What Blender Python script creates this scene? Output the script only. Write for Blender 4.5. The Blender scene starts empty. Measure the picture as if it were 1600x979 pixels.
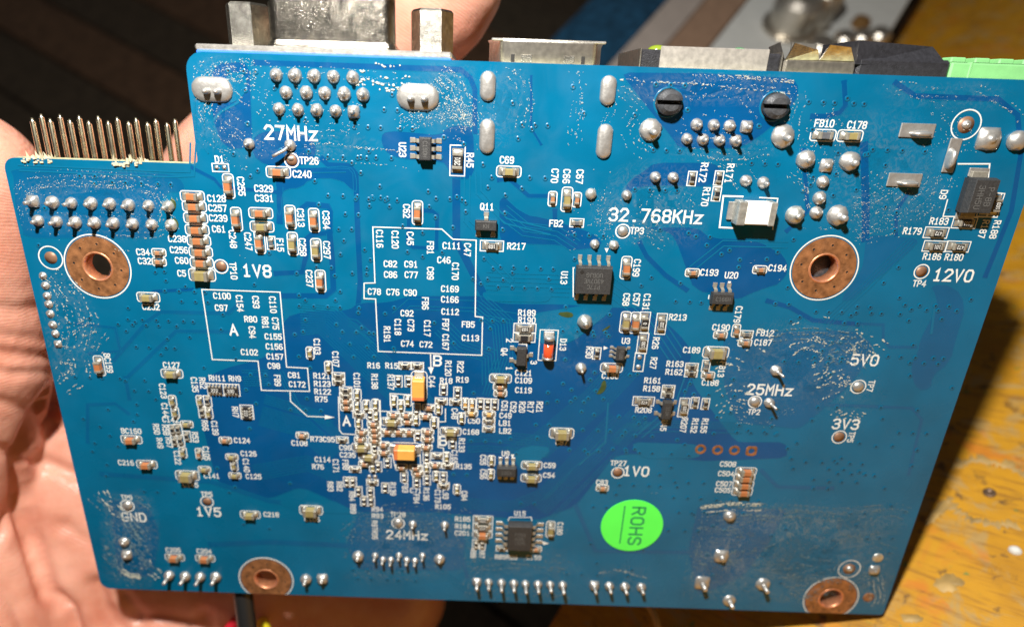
import bpy, bmesh, math, random
import numpy as np
from mathutils import Vector, Matrix

# ------------------------------------------------------------------ camera, world, light, exposure
SC = bpy.context.scene
COL = SC.collection
SC.unit_settings.scale_length = 0.01          # 1 unit = 1 cm
MM = 0.1                                      # all measures below are in millimetres
F, CX, CY = 950.0, 743.0, 489.5               # focal length and optical axis of the photograph (its own pixels, 1600 wide)
PITCH = math.radians(28.7)
CAM_H = 115.8
camd = bpy.data.cameras.new("camera")
camd.sensor_width = 36.0
camd.lens = 36.0 * F / 1600.0
camd.shift_x = (800.0 - CX) / 1600.0
camd.clip_start, camd.clip_end = 0.1, 2000
camd.dof.use_dof = True
camd.dof.focus_distance = 7.95
camd.dof.aperture_fstop = 0.130
cam = bpy.data.objects.new("camera", camd)
COL.objects.link(cam)
cam.location = (0, 0, CAM_H * MM)
cam.rotation_euler = (PITCH, 0, 0)
SC.camera = cam
ROT = Matrix.Rotation(PITCH, 3, 'X')
CAML = Vector((0, 0, CAM_H))

def w(c):                                     # camera-frame mm -> world mm
    return ROT @ Vector(c) + CAML

world = bpy.data.worlds.new("World")
SC.world = world
world.use_nodes = True
_bg = world.node_tree.nodes["Background"]
_bg.inputs[0].default_value = (1.0, 0.93, 0.84, 1)
_bg.inputs[1].default_value = 0.05

ld = bpy.data.lights.new("flash", 'POINT')    # the camera's own flash: up and to the left of the lens
ld.energy = 24500
ld.color = (1.0, 0.965, 0.915)
ld.shadow_soft_size = 0.45
lo = bpy.data.objects.new("flash", ld)
COL.objects.link(lo)
lo.location = w((-20, 77, 33)) * MM

SC.view_settings.view_transform = 'Standard'
SC.view_settings.look = 'None'
SC.view_settings.exposure = 0.0
SC.view_settings.gamma = 1.0
SC.view_settings.use_curve_mapping = False
random.seed(7)
rng = np.random.default_rng(11)

# ------------------------------------------------------------------ board frame
BX = Vector((1, -0.0341, 0)).normalized()
_bu = Vector((0.0320, 0.9378, 0.3458))
BU = (_bu - BX * _bu.dot(BX)).normalized()
BN = BX.cross(BU)
P0 = Vector((0, 0, -85.0))

def ray(px, py):
    return Vector(((px - CX) / F, (CY - py) / F, -1.0))

def bp(px, py, z=0.0):                        # point of the photograph -> board coordinates (mm) at height z over the board
    d = ray(px, py)
    t = (P0.dot(BN) + z) / d.dot(BN)
    q = d * t - P0
    return (q.dot(BX), q.dot(BU))

def cp(px, py, dist):                         # point of the photograph at a distance from the lens -> world mm
    return w(ray(px, py) * dist)

# ------------------------------------------------------------------ materials
def srgb(r, g, b):
    f = lambda c: (c / 12.92 if c <= 0.04045 else ((c + 0.055) / 1.055) ** 2.4)
    return (f(r / 255), f(g / 255), f(b / 255), 1)

def mat(name, color, rough=0.5, metal=0.0, noise=None, bump=None, spec=0.5, coat=0.0, sss=None, ramp=None, trans=0.0, rv=None):
    """noise=(scale, amount): mottles the colour; bump=(scale, strength); ramp=[(pos,color),...] replaces the mottling."""
    m = bpy.data.materials.new(name)
    m.use_nodes = True
    nt = m.node_tree
    b = nt.nodes["Principled BSDF"]
    b.inputs["Base Color"].default_value = color if len(color) == 4 else (*color, 1)
    b.inputs["Roughness"].default_value = rough
    b.inputs["Metallic"].default_value = metal
    b.inputs["Specular IOR Level"].default_value = spec
    b.inputs["Coat Weight"].default_value = coat
    b.inputs["Transmission Weight"].default_value = trans
    tc = nt.nodes.new("ShaderNodeTexCoord")
    if noise:
        n = nt.nodes.new("ShaderNodeTexNoise")
        n.inputs["Scale"].default_value = noise[0]
        n.inputs["Detail"].default_value = 6
        nt.links.new(tc.outputs["Object"], n.inputs["Vector"])
        r = nt.nodes.new("ShaderNodeValToRGB")
        c = b.inputs["Base Color"].default_value[:]
        if ramp:
            while len(r.color_ramp.elements) < len(ramp):
                r.color_ramp.elements.new(0.5)
            for e, (p, cc) in zip(r.color_ramp.elements, ramp):
                e.position = p
                e.color = cc if len(cc) == 4 else (*cc, 1)
        else:
            a = noise[1]
            r.color_ramp.elements[0].position = 0.3
            r.color_ramp.elements[1].position = 0.7
            r.color_ramp.elements[0].color = (c[0] * (1 - a), c[1] * (1 - a), c[2] * (1 - a), 1)
            r.color_ramp.elements[1].color = (min(1, c[0] * (1 + a)), min(1, c[1] * (1 + a)), min(1, c[2] * (1 + a)), 1)
        nt.links.new(n.outputs["Fac"], r.inputs["Fac"])
        nt.links.new(r.outputs["Color"], b.inputs["Base Color"])
    if rv:                                       # uneven gloss: wiped and fingered areas
        n3 = nt.nodes.new("ShaderNodeTexNoise")
        n3.inputs["Scale"].default_value = rv[0]; n3.inputs["Detail"].default_value = 8; n3.inputs["Distortion"].default_value = 1.2
        nt.links.new(tc.outputs["Object"], n3.inputs["Vector"])
        mr = nt.nodes.new("ShaderNodeMapRange")
        mr.inputs["From Min"].default_value, mr.inputs["From Max"].default_value = .3, .7
        mr.inputs["To Min"].default_value, mr.inputs["To Max"].default_value = rv[1], rv[2]
        nt.links.new(n3.outputs["Fac"], mr.inputs["Value"])
        nt.links.new(mr.outputs["Result"], b.inputs["Roughness"])
    if bump:
        n2 = nt.nodes.new("ShaderNodeTexNoise")
        n2.inputs["Scale"].default_value = bump[0]
        n2.inputs["Detail"].default_value = 4
        nt.links.new(tc.outputs["Object"], n2.inputs["Vector"])
        bu = nt.nodes.new("ShaderNodeBump")
        bu.inputs["Strength"].default_value = bump[1]
        bu.inputs["Distance"].default_value = 0.01
        nt.links.new(n2.outputs["Fac"], bu.inputs["Height"])
        nt.links.new(bu.outputs["Normal"], b.inputs["Normal"])
    if sss:
        b.inputs["Subsurface Weight"].default_value = sss[0]
        b.inputs["Subsurface Radius"].default_value = sss[1]
        b.inputs["Subsurface Scale"].default_value = sss[2]
    return m

M = {}
M['pour'] = mat('blue_mask_over_copper', (0.0008, 0.108, 0.212), 0.24, noise=(1.2, 0.12), bump=(60, 0.06), rv=(1.6, .16, .46), spec=0.4)
M['gap'] = mat('blue_mask_over_laminate', (0.0006, 0.062, 0.182), 0.24, noise=(1.2, 0.12), bump=(60, 0.06), rv=(1.6, .16, .46), spec=0.4)
M['gap2'] = mat('blue_mask_over_inner_gap', (0.0007, 0.085, 0.197), 0.24, noise=(1.2, 0.12), bump=(60, 0.06), rv=(1.6, .16, .46))
M['trace_and_lit_edge'] = mat('blue_mask_trace_and_lit_edge', (0.003, 0.112, 0.215), 0.24, spec=0.4)  # also colours the painted highlights along copper borders
M['laminate'] = mat('glass_fibre_laminate', (0.36, 0.36, 0.22), 0.7, noise=(20, 0.3))
M['burr'] = mat('torn_laminate', (0.50, 0.44, 0.30), 0.7)
M['white'] = mat('white_ink', (0.72, 0.72, 0.67), 0.55, noise=(30, 0.06))
M['solder'] = mat('solder', (0.49, 0.475, 0.445), 0.40, 0.72, noise=(18, 0.12), bump=(25, 0.25))
M['old_solder'] = mat('reworked_solder', (0.55, 0.55, 0.50), 0.42, 0.75, noise=(15, 0.25), bump=(20, 0.5))
M['tin'] = mat('tinned_end', (0.35, 0.325, 0.265), 0.42, 0.5, noise=(30, 0.15), bump=(40, 0.2))
M['copper'] = mat('bare_copper', (0.285, 0.122, 0.048), 0.5, 0.35, noise=(9, 0.5), bump=(45, 0.35), rv=(6, .3, .65))
M['padcopper'] = mat('dull_pad_copper', (0.27, 0.145, 0.085), 0.5, 0.3, noise=(10, 0.2))
M['pad_solder'] = mat('pad_solder', (0.43, 0.41, 0.35), 0.38, 0.65, noise=(30, .15), bump=(30, .3))
M['barrel'] = mat('plated_copper', (0.65, 0.27, 0.13), 0.40, 0.6, noise=(12, 0.25), bump=(25, 0.5))
M['epoxy'] = mat('black_epoxy', (0.032, 0.032, 0.032), 0.55, noise=(40, 0.25), bump=(70, 0.45))
M['rtop'] = mat('resistor_glaze', (0.020, 0.020, 0.022), 0.35)
M['ferrite'] = mat('ferrite', (0.10, 0.105, 0.115), 0.5, noise=(30, 0.2))
M['orange'] = mat('brown_orange_ceramic', (0.40, 0.145, 0.052), 0.5, noise=(14, 0.12))
M['olive'] = mat('olive_ceramic', (0.270, 0.220, 0.085), 0.45, noise=(12, 0.12))
M['tan'] = mat('tan_ceramic', (0.36, 0.17, 0.08), 0.5, noise=(14, 0.12))
M['yellowc'] = mat('yellow_ceramic', (0.55, 0.31, 0.09), 0.5)
M['tantalum'] = mat('tantalum_yellow', (0.72, 0.36, 0.07), 0.5, noise=(10, 0.08), bump=(50, 0.2))
M['tantband'] = mat('tantalum_band', (0.62, 0.17, 0.05), 0.5)
M['chiptext'] = mat('laser_grey', (0.105, 0.105, 0.10), 0.6)
M['hole'] = mat('hole_dark', (0.004, 0.012, 0.02), 0.6)
M['flux'] = mat('flux_flake', (0.50, 0.51, 0.43), 0.55, spec=0.5)
M['fluxdull'] = mat('flux_film', (0.13, 0.21, 0.25), 0.55)
M['stain'] = mat('burnt_flux', (0.045, 0.070, 0.022), 0.3, noise=(6, 0.4))
M['chrome'] = mat('nickel_plate', (0.80, 0.75, 0.66), 0.26, 1.0, noise=(14, 0.3), bump=(90, .40))
M['flange'] = mat('flange_plate', (0.82, 0.78, 0.72), 0.34, 0.9, noise=(14, 0.2), bump=(120, .25))
M['dshell'] = mat('drawn_nickel_shell', (0.42, 0.39, 0.33), 0.21, 1.0, noise=(9, 0.5), bump=(90, .45))
M['shield'] = mat('rolled_tin_plate', (0.60, 0.56, 0.50), 0.40, 0.7, noise=(16, 0.2), bump=(150, 0.25))
M['shell'] = mat('stamped_tin_plate', (0.60, 0.56, 0.49), 0.30, 0.92, noise=(16, 0.2), bump=(130, 0.25))
M['gold'] = mat('gilt_pin', (0.95, 0.80, 0.58), 0.27, 1.0, noise=(10, 0.2))
M['blueplastic'] = mat('blue_plastic', (0.035, 0.15, 0.62), 0.4)
M['blackplastic'] = mat('black_plastic', (0.020, 0.020, 0.024), 0.45, noise=(20, 0.3), bump=(60, 0.6))
M['peg'] = mat('dark_peg_plastic', (0.05, 0.052, 0.056), 0.45, noise=(20, 0.3), bump=(50, 0.5))
M['greenplastic'] = mat('green_plastic', (0.20, 0.50, 0.19), 0.45, noise=(8, 0.06))
M['ledyellow'] = mat('yellow_green_lens', (0.17, 0.23, 0.02), 0.2, spec=0.6)
M['ledgreen'] = mat('green_lens', (0.05, 0.30, 0.10), 0.2, spec=0.6)
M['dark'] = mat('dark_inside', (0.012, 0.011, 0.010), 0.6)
M['sticker'] = mat('green_sticker', (0.10, 0.95, 0.09), 0.5, noise=(3, 0.03))
M['stickerink'] = mat('dark_green_ink', (0.015, 0.27, 0.09), 0.5)
M['fuse'] = mat('white_fuse_body', (0.93, 0.91, 0.86), 0.4)
M['glassred'] = mat('red_diode', (0.62, 0.07, 0.02), 0.12, spec=0.7, coat=0.8)
M['glassdark'] = mat('diode_band', (0.02, 0.02, 0.03), 0.12, spec=0.7, coat=0.8)

# ------------------------------------------------------------------ mesh builder (mm in, cm out)
class MB:
    def __init__(s):
        s.v, s.f, s.m, s.s, s.mats = [], [], [], [], []

    def mi(s, k):
        if k not in s.mats:
            s.mats.append(k)
        return s.mats.index(k)

    def add(s, vs, fs, k, smooth=False):
        o, i = len(s.v), s.mi(k)
        s.v.extend(vs)
        for f in fs:
            s.f.append([o + a for a in f])
            s.m.append(i)
            s.s.append(smooth)

    def box(s, cx, cy, z0, sx, sy, sz, k, ch=0.05):
        """chamfered box standing on z0"""
        ch = min(ch, sx * .3, sy * .3, sz * .3)
        X, Y, Z = sx / 2, sy / 2, sz / 2
        vs, idx = [], {}
        for a in (-1, 1):
            for b in (-1, 1):
                for c in (-1, 1):
                    for q in range(3):
                        p = [a * (X - ch), b * (Y - ch), c * (Z - ch)]
                        p[q] = (a * X, b * Y, c * Z)[q]
                        idx[(a, b, c, q)] = len(vs)
                        vs.append((cx + p[0], cy + p[1], z0 + Z + p[2]))
        fs = []
        for q in range(3):
            o1, o2 = [i for i in range(3) if i != q]
            for sg in (-1, 1):
                quad = []
                for (u, v_) in ((-1, -1), (1, -1), (1, 1), (-1, 1)):
                    t = [0, 0, 0]
                    t[q], t[o1], t[o2] = sg, u, v_
                    quad.append(idx[(*t, q)])
                fs.append(quad)
        for q in range(3):                      # edges along q
            o1, o2 = [i for i in range(3) if i != q]
            for u in (-1, 1):
                for v_ in (-1, 1):
                    t0, t1 = [0, 0, 0], [0, 0, 0]
                    t0[q], t0[o1], t0[o2] = -1, u, v_
                    t1[q], t1[o1], t1[o2] = 1, u, v_
                    fs.append([idx[(*t0, o1)], idx[(*t1, o1)], idx[(*t1, o2)], idx[(*t0, o2)]])
        for a in (-1, 1):
            for b in (-1, 1):
                for c in (-1, 1):
                    fs.append([idx[(a, b, c, 0)], idx[(a, b, c, 1)], idx[(a, b, c, 2)]])
        s.add(vs, fs, k)

    def prism(s, poly, z0, z1, k, top=True, bottom=True):
        n = len(poly)
        vs = [(x, y, z0) for x, y in poly] + [(x, y, z1) for x, y in poly]
        fs = [[i, (i + 1) % n, n + (i + 1) % n, n + i] for i in range(n)]
        if top:
            fs.append(list(range(n, 2 * n)))
        if bottom:
            fs.append(list(range(n - 1, -1, -1)))
        s.add(vs, fs, k)

    def lathe(s, cx, cy, prof, k, n=16, sq=0.0, smooth=True, ax=1.0, ay=1.0, jit=0.0, lean=(0, 0), sx=0.0):
        """prof: (r, z) from outside in; sq: squareness of the lowest rings; sx: straight half length (stadium)"""
        vs, fs, rings = [], [], []
        for j, (r, z) in enumerate(prof):
            if r < 1e-4:
                rings.append([len(vs)])
                vs.append((cx + lean[0] * z, cy + lean[1] * z, z))
                continue
            ring = []
            t = max(0.0, 1 - j / max(1, len(prof) * .55)) * sq
            for i in range(n):
                a = 2 * math.pi * (i + .5) / n
                c, d = math.cos(a), math.sin(a)
                mx = max(abs(c), abs(d))
                rr = r * ((1 - t) + t / mx) * (1 + random.uniform(-jit, jit) * (0 if j == 0 else 1))
                off = math.copysign(sx, c) if sx else 0
                ring.append(len(vs))
                vs.append((cx + rr * c * ax + off + lean[0] * z, cy + rr * d * ay + lean[1] * z, z))
            rings.append(ring)
        for a, b in zip(rings, rings[1:]):
            if len(b) == 1:
                fs += [[a[i], a[(i + 1) % n], b[0]] for i in range(n)]
            elif len(a) == 1:
                fs += [[a[0], b[(i + 1) % n], b[i]] for i in range(n)]
            else:
                fs += [[a[i], a[(i + 1) % n], b[(i + 1) % n], b[i]] for i in range(n)]
        s.add(vs, fs, k, smooth)

    def ribbon(s, pts, wd, z, k, h=0.0):
        """flat mitred strip along pts at height z (closed when first == last)"""
        pts = [p for i, p in enumerate(pts) if i == 0 or math.hypot(p[0] - pts[i - 1][0], p[1] - pts[i - 1][1]) > 1e-5]
        closed = len(pts) > 3 and math.hypot(pts[0][0] - pts[-1][0], pts[0][1] - pts[-1][1]) < 1e-4
        if closed:
            pts = pts[:-1]
        n = len(pts)
        if n < 2:
            return
        L, R = [], []
        for i in range(n):
            p = pts[i]
            a = pts[(i - 1) % n] if (closed or i > 0) else None
            b = pts[(i + 1) % n] if (closed or i < n - 1) else None
            def nd(u, v_):
                d = math.hypot(v_[0] - u[0], v_[1] - u[1]) or 1
                return ((v_[0] - u[0]) / d, (v_[1] - u[1]) / d)
            d1 = nd(a, p) if a else nd(p, b)
            d2 = nd(p, b) if b else d1
            tx, ty = d1[0] + d2[0], d1[1] + d2[1]
            l = math.hypot(tx, ty)
            if l < 1e-3:
                tx, ty, l = d1[0], d1[1], 1
            tx, ty = tx / l, ty / l
            cosh = max(0.45, tx * d1[0] + ty * d1[1])
            q = wd / 2 / cosh
            e = wd / 2 if not closed and (i in (0, n - 1)) else 0
            ex = -d1[0] * e if i == 0 else d2[0] * e
            ey = -d1[1] * e if i == 0 else d2[1] * e
            L.append((p[0] - ty * q + ex, p[1] + tx * q + ey, z))
            R.append((p[0] + ty * q + ex, p[1] - tx * q + ey, z))
        vs = L + R
        m_ = n if closed else n - 1
        fs = [[n + i, n + (i + 1) % n, (i + 1) % n, i] for i in range(m_)]
        s.add(vs, fs, k)

    def tube(s, pts, r, k, n=8, caps=True, taper=None):
        pts = [Vector(p) for p in pts]
        vs, fs = [], []
        up = Vector((0.3, 0.2, 0.93))
        for i, p in enumerate(pts):
            t = (pts[min(i + 1, len(pts) - 1)] - pts[max(i - 1, 0)]).normalized()
            x = t.cross(up)
            if x.length < .05:
                x = t.cross(Vector((1, 0, 0)))
            x.normalize()
            y = t.cross(x)
            rr = r * (taper[i] if taper else 1)
            for j in range(n):
                a = 2 * math.pi * j / n
                vs.append(tuple(p + x * math.cos(a) * rr + y * math.sin(a) * rr))
        for i in range(len(pts) - 1):
            for j in range(n):
                fs.append([i * n + j, i * n + (j + 1) % n, (i + 1) * n + (j + 1) % n, (i + 1) * n + j])
        if caps:
            fs.append(list(range(n - 1, -1, -1)))
            fs.append([(len(pts) - 1) * n + j for j in range(n)])
        s.add(vs, fs, k, True)

    def mesh(s, name, fix=True):
        me = bpy.data.meshes.new(name)
        me.from_pydata([(x * MM, y * MM, z * MM) for x, y, z in s.v], [], s.f)
        for k in s.mats:
            me.materials.append(M[k] if isinstance(k, str) else k)
        me.polygons.foreach_set('material_index', s.m)
        me.polygons.foreach_set('use_smooth', s.s)
        me.update()
        if fix:
            bm = bmesh.new()
            bm.from_mesh(me)
            bmesh.ops.recalc_face_normals(bm, faces=bm.faces)
            bm.to_mesh(me)
            bm.free()
        return me

    def build(s, name, parent=None, label=None, kind=None, loc=(0, 0, 0), rot=0.0, fix=True):
        return put(name, s.mesh(name, fix), parent, loc, rot, label, kind)

def put(name, me, parent=None, loc=(0, 0, 0), rot=0.0, label=None, kind=None):
    o = bpy.data.objects.new(name, me)
    COL.objects.link(o)
    o.parent = parent
    o.location = (loc[0] * MM, loc[1] * MM, loc[2] * MM)
    o.rotation_euler = (0, 0, rot)
    if label:
        o['label'] = label
    if kind:
        o['kind'] = kind
    return o

def thing(name, label, cat, loc=(0, 0, 0), group=None):
    o = bpy.data.objects.new(name, None)
    COL.objects.link(o)
    o.location = Vector(loc) * MM
    o.empty_display_size = 0.5
    o['label'], o['category'] = label, cat
    if group:
        o['group'] = group
    return o

def tag(o, label, cat, group=None):
    o['label'], o['category'] = label, cat
    if group:
        o['group'] = group
    return o

# ------------------------------------------------------------------ the circuit board: laminate
board = thing('circuit_board', 'blue printed circuit board held solder side up with chips, solder joints and white lettering', 'circuit board')
mw = Matrix((BX, BU, BN)).transposed()
board.matrix_world = Matrix.Translation(w(P0) * MM) @ (ROT @ mw).to_4x4()

TH = 1.6
def arc(cx, cy, r, a0, a1, n=6):
    return [(cx + r * math.cos(math.radians(a0 + (a1 - a0) * i / n)), cy + r * math.sin(math.radians(a0 + (a1 - a0) * i / n))) for i in range(n + 1)]

bl = bp(161, 918)
bl2 = bp(640, 935.8)
br = bp(1381, 959)
tl = bp(8, 246)
ntop = bp(150, 250.5)[1]
nx = bp(307, 252)[0]
nx2 = bp(293, 110)[0]
ytop = bp(800, 97.5)[1]
xr = (bp(1557, 440)[0] + bp(1430, 818)[0]) / 2
xl = (bp(9, 260)[0] + bp(140, 845)[0]) / 2
yb = (bl[1] + bl2[1] + br[1]) / 3
nxa = (nx + nx2) / 2
outline = (arc(xl + 1.6, yb + 1.6, 1.6, 180, 270) + arc(xr - .6, yb + .6, .6, 270, 360, 3) + arc(xr - 2, ytop - 2, 2, 0, 90)
           + arc(nxa + 2.2, ytop - 2.2, 2.2, 90, 180) + arc(nxa - .5, ntop + .5, .5, 0, -90, 3) + arc(xl + 1.6, ntop - 1.6, 1.6, 90, 180))
MOUNT = [(153, 416.5, 1), (1287.5, 419, 1), (416, 904, 1), (1298, 934, 1)]
HOLE_R = 1.78
THR = [(1094.5, 701), (1121, 702.3), (1147.4, 702.8), (1174, 704)]

def circle(c, r, n=40):
    return [(c[0] + r * math.cos(2 * math.pi * i / n), c[1] + r * math.sin(2 * math.pi * i / n)) for i in range(n)]

def sheet_with_holes(outer, holes, z, flip=False):
    bm = bmesh.new()
    es = []
    for lp in [outer] + holes:
        vs = [bm.verts.new((x, y, z)) for x, y in lp]
        es += [bm.edges.new((vs[i], vs[(i + 1) % len(vs)])) for i in range(len(vs))]
    bmesh.ops.triangle_fill(bm, use_beauty=True, edges=es)
    bm.verts.index_update()
    v = [tuple(a.co) for a in bm.verts]
    f = [[a.index for a in fc.verts] for fc in bm.faces]
    bm.free()
    return v, f

holes = [circle(bp(x, y), HOLE_R) for x, y, _ in MOUNT] + [circle(bp(x, y), .45, 16) for x, y in THR]
mb = MB()
v, f = sheet_with_holes(outline, holes, 0)
mb.add(v, f, 'pour')
v, f = sheet_with_holes(outline, holes, -TH)
mb.add(v, f, 'pour')
n = len(outline)
mb.add([(x, y, 0) for x, y in outline] + [(x, y, -TH) for x, y in outline], [[i, (i + 1) % n, n + (i + 1) % n, n + i] for i in range(n)], 'laminate')
mb.build('laminate', board)

# ------------------------------------------------------------------ bare gaps between the copper areas, their painted edge highlights, and copper traces
zc = [0.010]
def nz(step=0.0001):
    zc[0] += step
    return zc[0]

def pxpoly(mb, pts, k):
    z = nz()
    q = [bp(*p) for p in pts]
    if len(q) > 3:                               # rounded corners
        o_ = []
        for a, b in zip(q, q[1:] + q[:1]):
            l = math.hypot(b[0] - a[0], b[1] - a[1])
            t = min(.3, 1.2 / max(l, .01))
            o_ += [(a[0] + (b[0] - a[0]) * t, a[1] + (b[1] - a[1]) * t), (b[0] - (b[0] - a[0]) * t, b[1] - (b[1] - a[1]) * t)]
        q = []
        for i in range(len(o_)):                 # cut each corner a second time
            a, b = o_[i], o_[(i + 1) % len(o_)]
            q.append(a)
            if i % 2 == 1:
                nb = o_[(i + 1) % len(o_)]
                pa, na = o_[i - 1], o_[(i + 2) % len(o_)]
                q.append(((a[0] + nb[0]) / 2 * .8 + .1 * (a[0] + (a[0] - pa[0]) * .5 + nb[0] + (nb[0] - na[0]) * .5), (a[1] + nb[1]) / 2 * .8 + .1 * (a[1] + (a[1] - pa[1]) * .5 + nb[1] + (nb[1] - na[1]) * .5)))
    v, f = sheet_with_holes(q, [], z)
    mb.add(v, f, k)
    if k != 'stain':
        mb.ribbon(q + [q[0]], .07, z + .0062, 'trace_and_lit_edge')  # painted highlight: thin lighter line where the copper border catches light

def pxline(mb, pts, wpx, k):
    q = [bp(*p) for p in pts]
    mb.ribbon(q, wpx / 11.6, nz(), k)
    wd = wpx / 23.2
    for sg in (-1, 1):
        out = []
        for j, p in enumerate(q):
            a, b = q[max(0, j - 1)], q[min(len(q) - 1, j + 1)]
            l = math.hypot(b[0] - a[0], b[1] - a[1])
            out.append((p[0] - (b[1] - a[1]) / l * wd * sg, p[1] + (b[0] - a[0]) / l * wd * sg))
        mb.ribbon(out, .06, nz(), 'trace_and_lit_edge')  # painted highlight down each side of the gap, as if catching light

mb = MB()
for poly in (
    [(431, 262), (504, 262), (546, 259), (556, 271), (558, 300), (551, 298), (531, 279), (485, 279), (470, 294), (447, 295), (440, 305), (440, 335), (433, 335), (431, 300)],
    [(594, 214), (604, 204), (648, 207), (688, 212), (699, 198), (724, 195), (740, 200), (742, 280), (704, 280), (700, 262), (690, 252), (640, 250), (615, 245), (600, 235)],
    [(968, 113), (1022, 182), (1052, 218), (1060, 232), (1160, 232), (1205, 200), (1240, 165), (1250, 140), (1240, 122), (1100, 114)],
    [(1022, 254), (1120, 254), (1130, 275), (1110, 292), (1030, 290), (1000, 292), (985, 300), (975, 296), (985, 280), (1005, 268)],
    [(1352, 366), (1440, 372), (1420, 395), (1390, 420), (1345, 455), (1330, 470), (1310, 470), (1345, 425), (1350, 400)],
    [(1452, 444), (1492, 446), (1510, 477), (1496, 522), (1484, 567), (1456, 587), (1456, 607), (1431, 610), (1421, 573), (1433, 554), (1437, 530), (1464, 481), (1462, 462)],
    [(440, 497), (480, 485), (545, 485), (560, 472), (605, 473), (640, 462), (760, 462), (780, 474), (880, 475), (950, 480), (1010, 480), (1060, 520), (1080, 545), (1082, 600), (1150, 690), (1230, 690),
     (1230, 715), (1100, 720), (990, 708), (960, 712), (900, 790), (840, 812), (700, 802), (560, 800), (470, 760), (420, 780), (340, 755), (330, 720), (300, 600), (350, 575), (410, 560), (440, 540)],
    [(780, 300), (818, 335), (850, 340), (890, 352), (930, 365), (945, 385), (890, 392), (880, 383), (780, 380)],
    [(1000, 355), (1090, 355), (1110, 372), (1180, 374), (1232, 402), (1228, 440), (1180, 455), (1150, 470), (1130, 460), (1085, 455), (1072, 420), (1055, 372), (1040, 360)],
    [(20, 262), (270, 272), (288, 285), (288, 300), (255, 300), (240, 372), (40, 372), (24, 330)],
    [(330, 100), (390, 96), (395, 230), (350, 235), (330, 180)],
    [(400, 205), (480, 205), (500, 240), (470, 262), (420, 262), (390, 240)],
    [(1130, 520), (1330, 515), (1370, 540), (1330, 600), (1250, 670), (1150, 660), (1130, 600)],
    [(560, 800), (700, 800), (730, 840), (720, 890), (560, 890), (540, 850)],
    [(1090, 790), (1230, 795), (1200, 850), (1160, 900), (1090, 930), (1075, 860)],
    [(170, 780), (230, 785), (250, 830), (240, 900), (185, 900)],
):
    pxpoly(mb, poly, 'gap2' if poly[0] in ((1320, 745), (1130, 520), (560, 800), (1090, 790), (170, 780), (1240, 700), (20, 262), (175, 625), (1352, 366), (1452, 444)) else 'gap')
for pts, wd in (
    ([(504, 249), (513, 258), (546, 259), (556, 271), (559, 363), (563, 440), (560, 474)], 9),
    ([(437, 292), (437, 345)], 10),
    ([(474, 324), (480, 319), (512, 322), (516, 330), (516, 363), (486, 367), (480, 372), (478, 400), (472, 425), (432, 427)], 9),
    ([(515, 365), (519, 405), (521, 452), (509, 462), (440, 462)], 10),
    ([(640, 330), (637, 380), (645, 386), (682, 388), (683, 335), (676, 330), (664, 329)], 7),
    ([(713, 275), (713, 375), (760, 468)], 13),
    ([(400, 98), (720, 109), (735, 122), (742, 140), (742, 205)], 8),
    ([(1319, 130), (1321, 165), (1312, 176), (1290, 182), (1270, 182)], 8),
    ([(1350, 228), (1353, 330), (1352, 372)], 12),
    ([(1334, 505), (1380, 507), (1380, 530), (1390, 542), (1430, 542)], 6),
    ([(1280, 632), (1350, 634), (1425, 637), (1440, 655), (1420, 740)], 6),
    ([(178, 562), (231, 501), (251, 487), (357, 489), (372, 475)], 7),
    ([(196, 592), (275, 517), (360, 518)], 7),
    ([(196, 590), (202, 622)], 7),
    ([(137, 690), (137, 632), (180, 630), (200, 645)], 7),
    ([(780, 281), (795, 279), (826, 306), (860, 306)], 7),
    ([(867, 330), (867, 345)], 8),
    ([(300, 262), (335, 280), (345, 292), (430, 300)], 6),
    ([(1255, 235), (1262, 330), (1230, 360)], 7),
    ([(1400, 130), (1430, 150), (1560, 155), (1590, 180), (1595, 240), (1580, 330), (1540, 430)], 8),
    ([(1420, 300), (1400, 330), (1400, 366)], 6),
    ([(1200, 470), (1235, 480), (1270, 500), (1340, 506)], 8),
    ([(120, 505), (180, 512), (188, 548), (140, 552)], 6),
    ([(225, 470), (240, 455), (300, 452)], 6),
    ([(160, 740), (330, 752), (420, 782), (560, 800)], 10),
    ([(330, 850), (420, 846), (560, 852)], 12),
    ([(900, 790), (930, 860), (1080, 862)], 9),
    ([(1190, 735), (1215, 760), (1300, 762)], 8),
    ([(730, 900), (720, 860)], 7),
    ([(1000, 380), (1010, 400), (1040, 430), (1072, 452)], 8),
    ([(830, 120), (830, 200), (845, 225)], 4),
):
    pxline(mb, pts, wd, 'gap2' if pts[0][1] > 500 else 'gap')
mb.build('mask_gaps', board, kind='stuff', label='darker blue gaps between the copper areas, rimmed with painted edge highlights')

mb = MB()
zc[0] = 0.031
for poly in ([(752, 455), (858, 452), (862, 462), (855, 472), (760, 470)], [(830, 490), (958, 470), (955, 485), (892, 536), (840, 540), (835, 500)],
             [(985, 690), (1095, 694), (1094, 715), (1002, 716)], [(820, 695), (866, 698), (820, 740), (800, 712)], [(430, 782), (520, 780), (560, 802), (470, 800)],
             [(350, 115), (385, 112), (385, 150), (352, 165)]):
    pxpoly(mb, poly, 'pour')

def bundle(pts, n_, pitch, wpx=1.3):
    q = [bp(*p) for p in pts]
    for i in range(n_):
        off = (i - (n_ - 1) / 2) * pitch / 11.3
        out = []
        for j, p in enumerate(q):
            a, b = q[max(0, j - 1)], q[min(len(q) - 1, j + 1)]
            dx, dy = b[0] - a[0], b[1] - a[1]
            l = math.hypot(dx, dy)
            out.append((p[0] - dy / l * off, p[1] + dx / l * off))
        if random.random() < .92:
            mb.ribbon(out, wpx / 11.6, nz(0.00005), 'trace_and_lit_edge')

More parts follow.
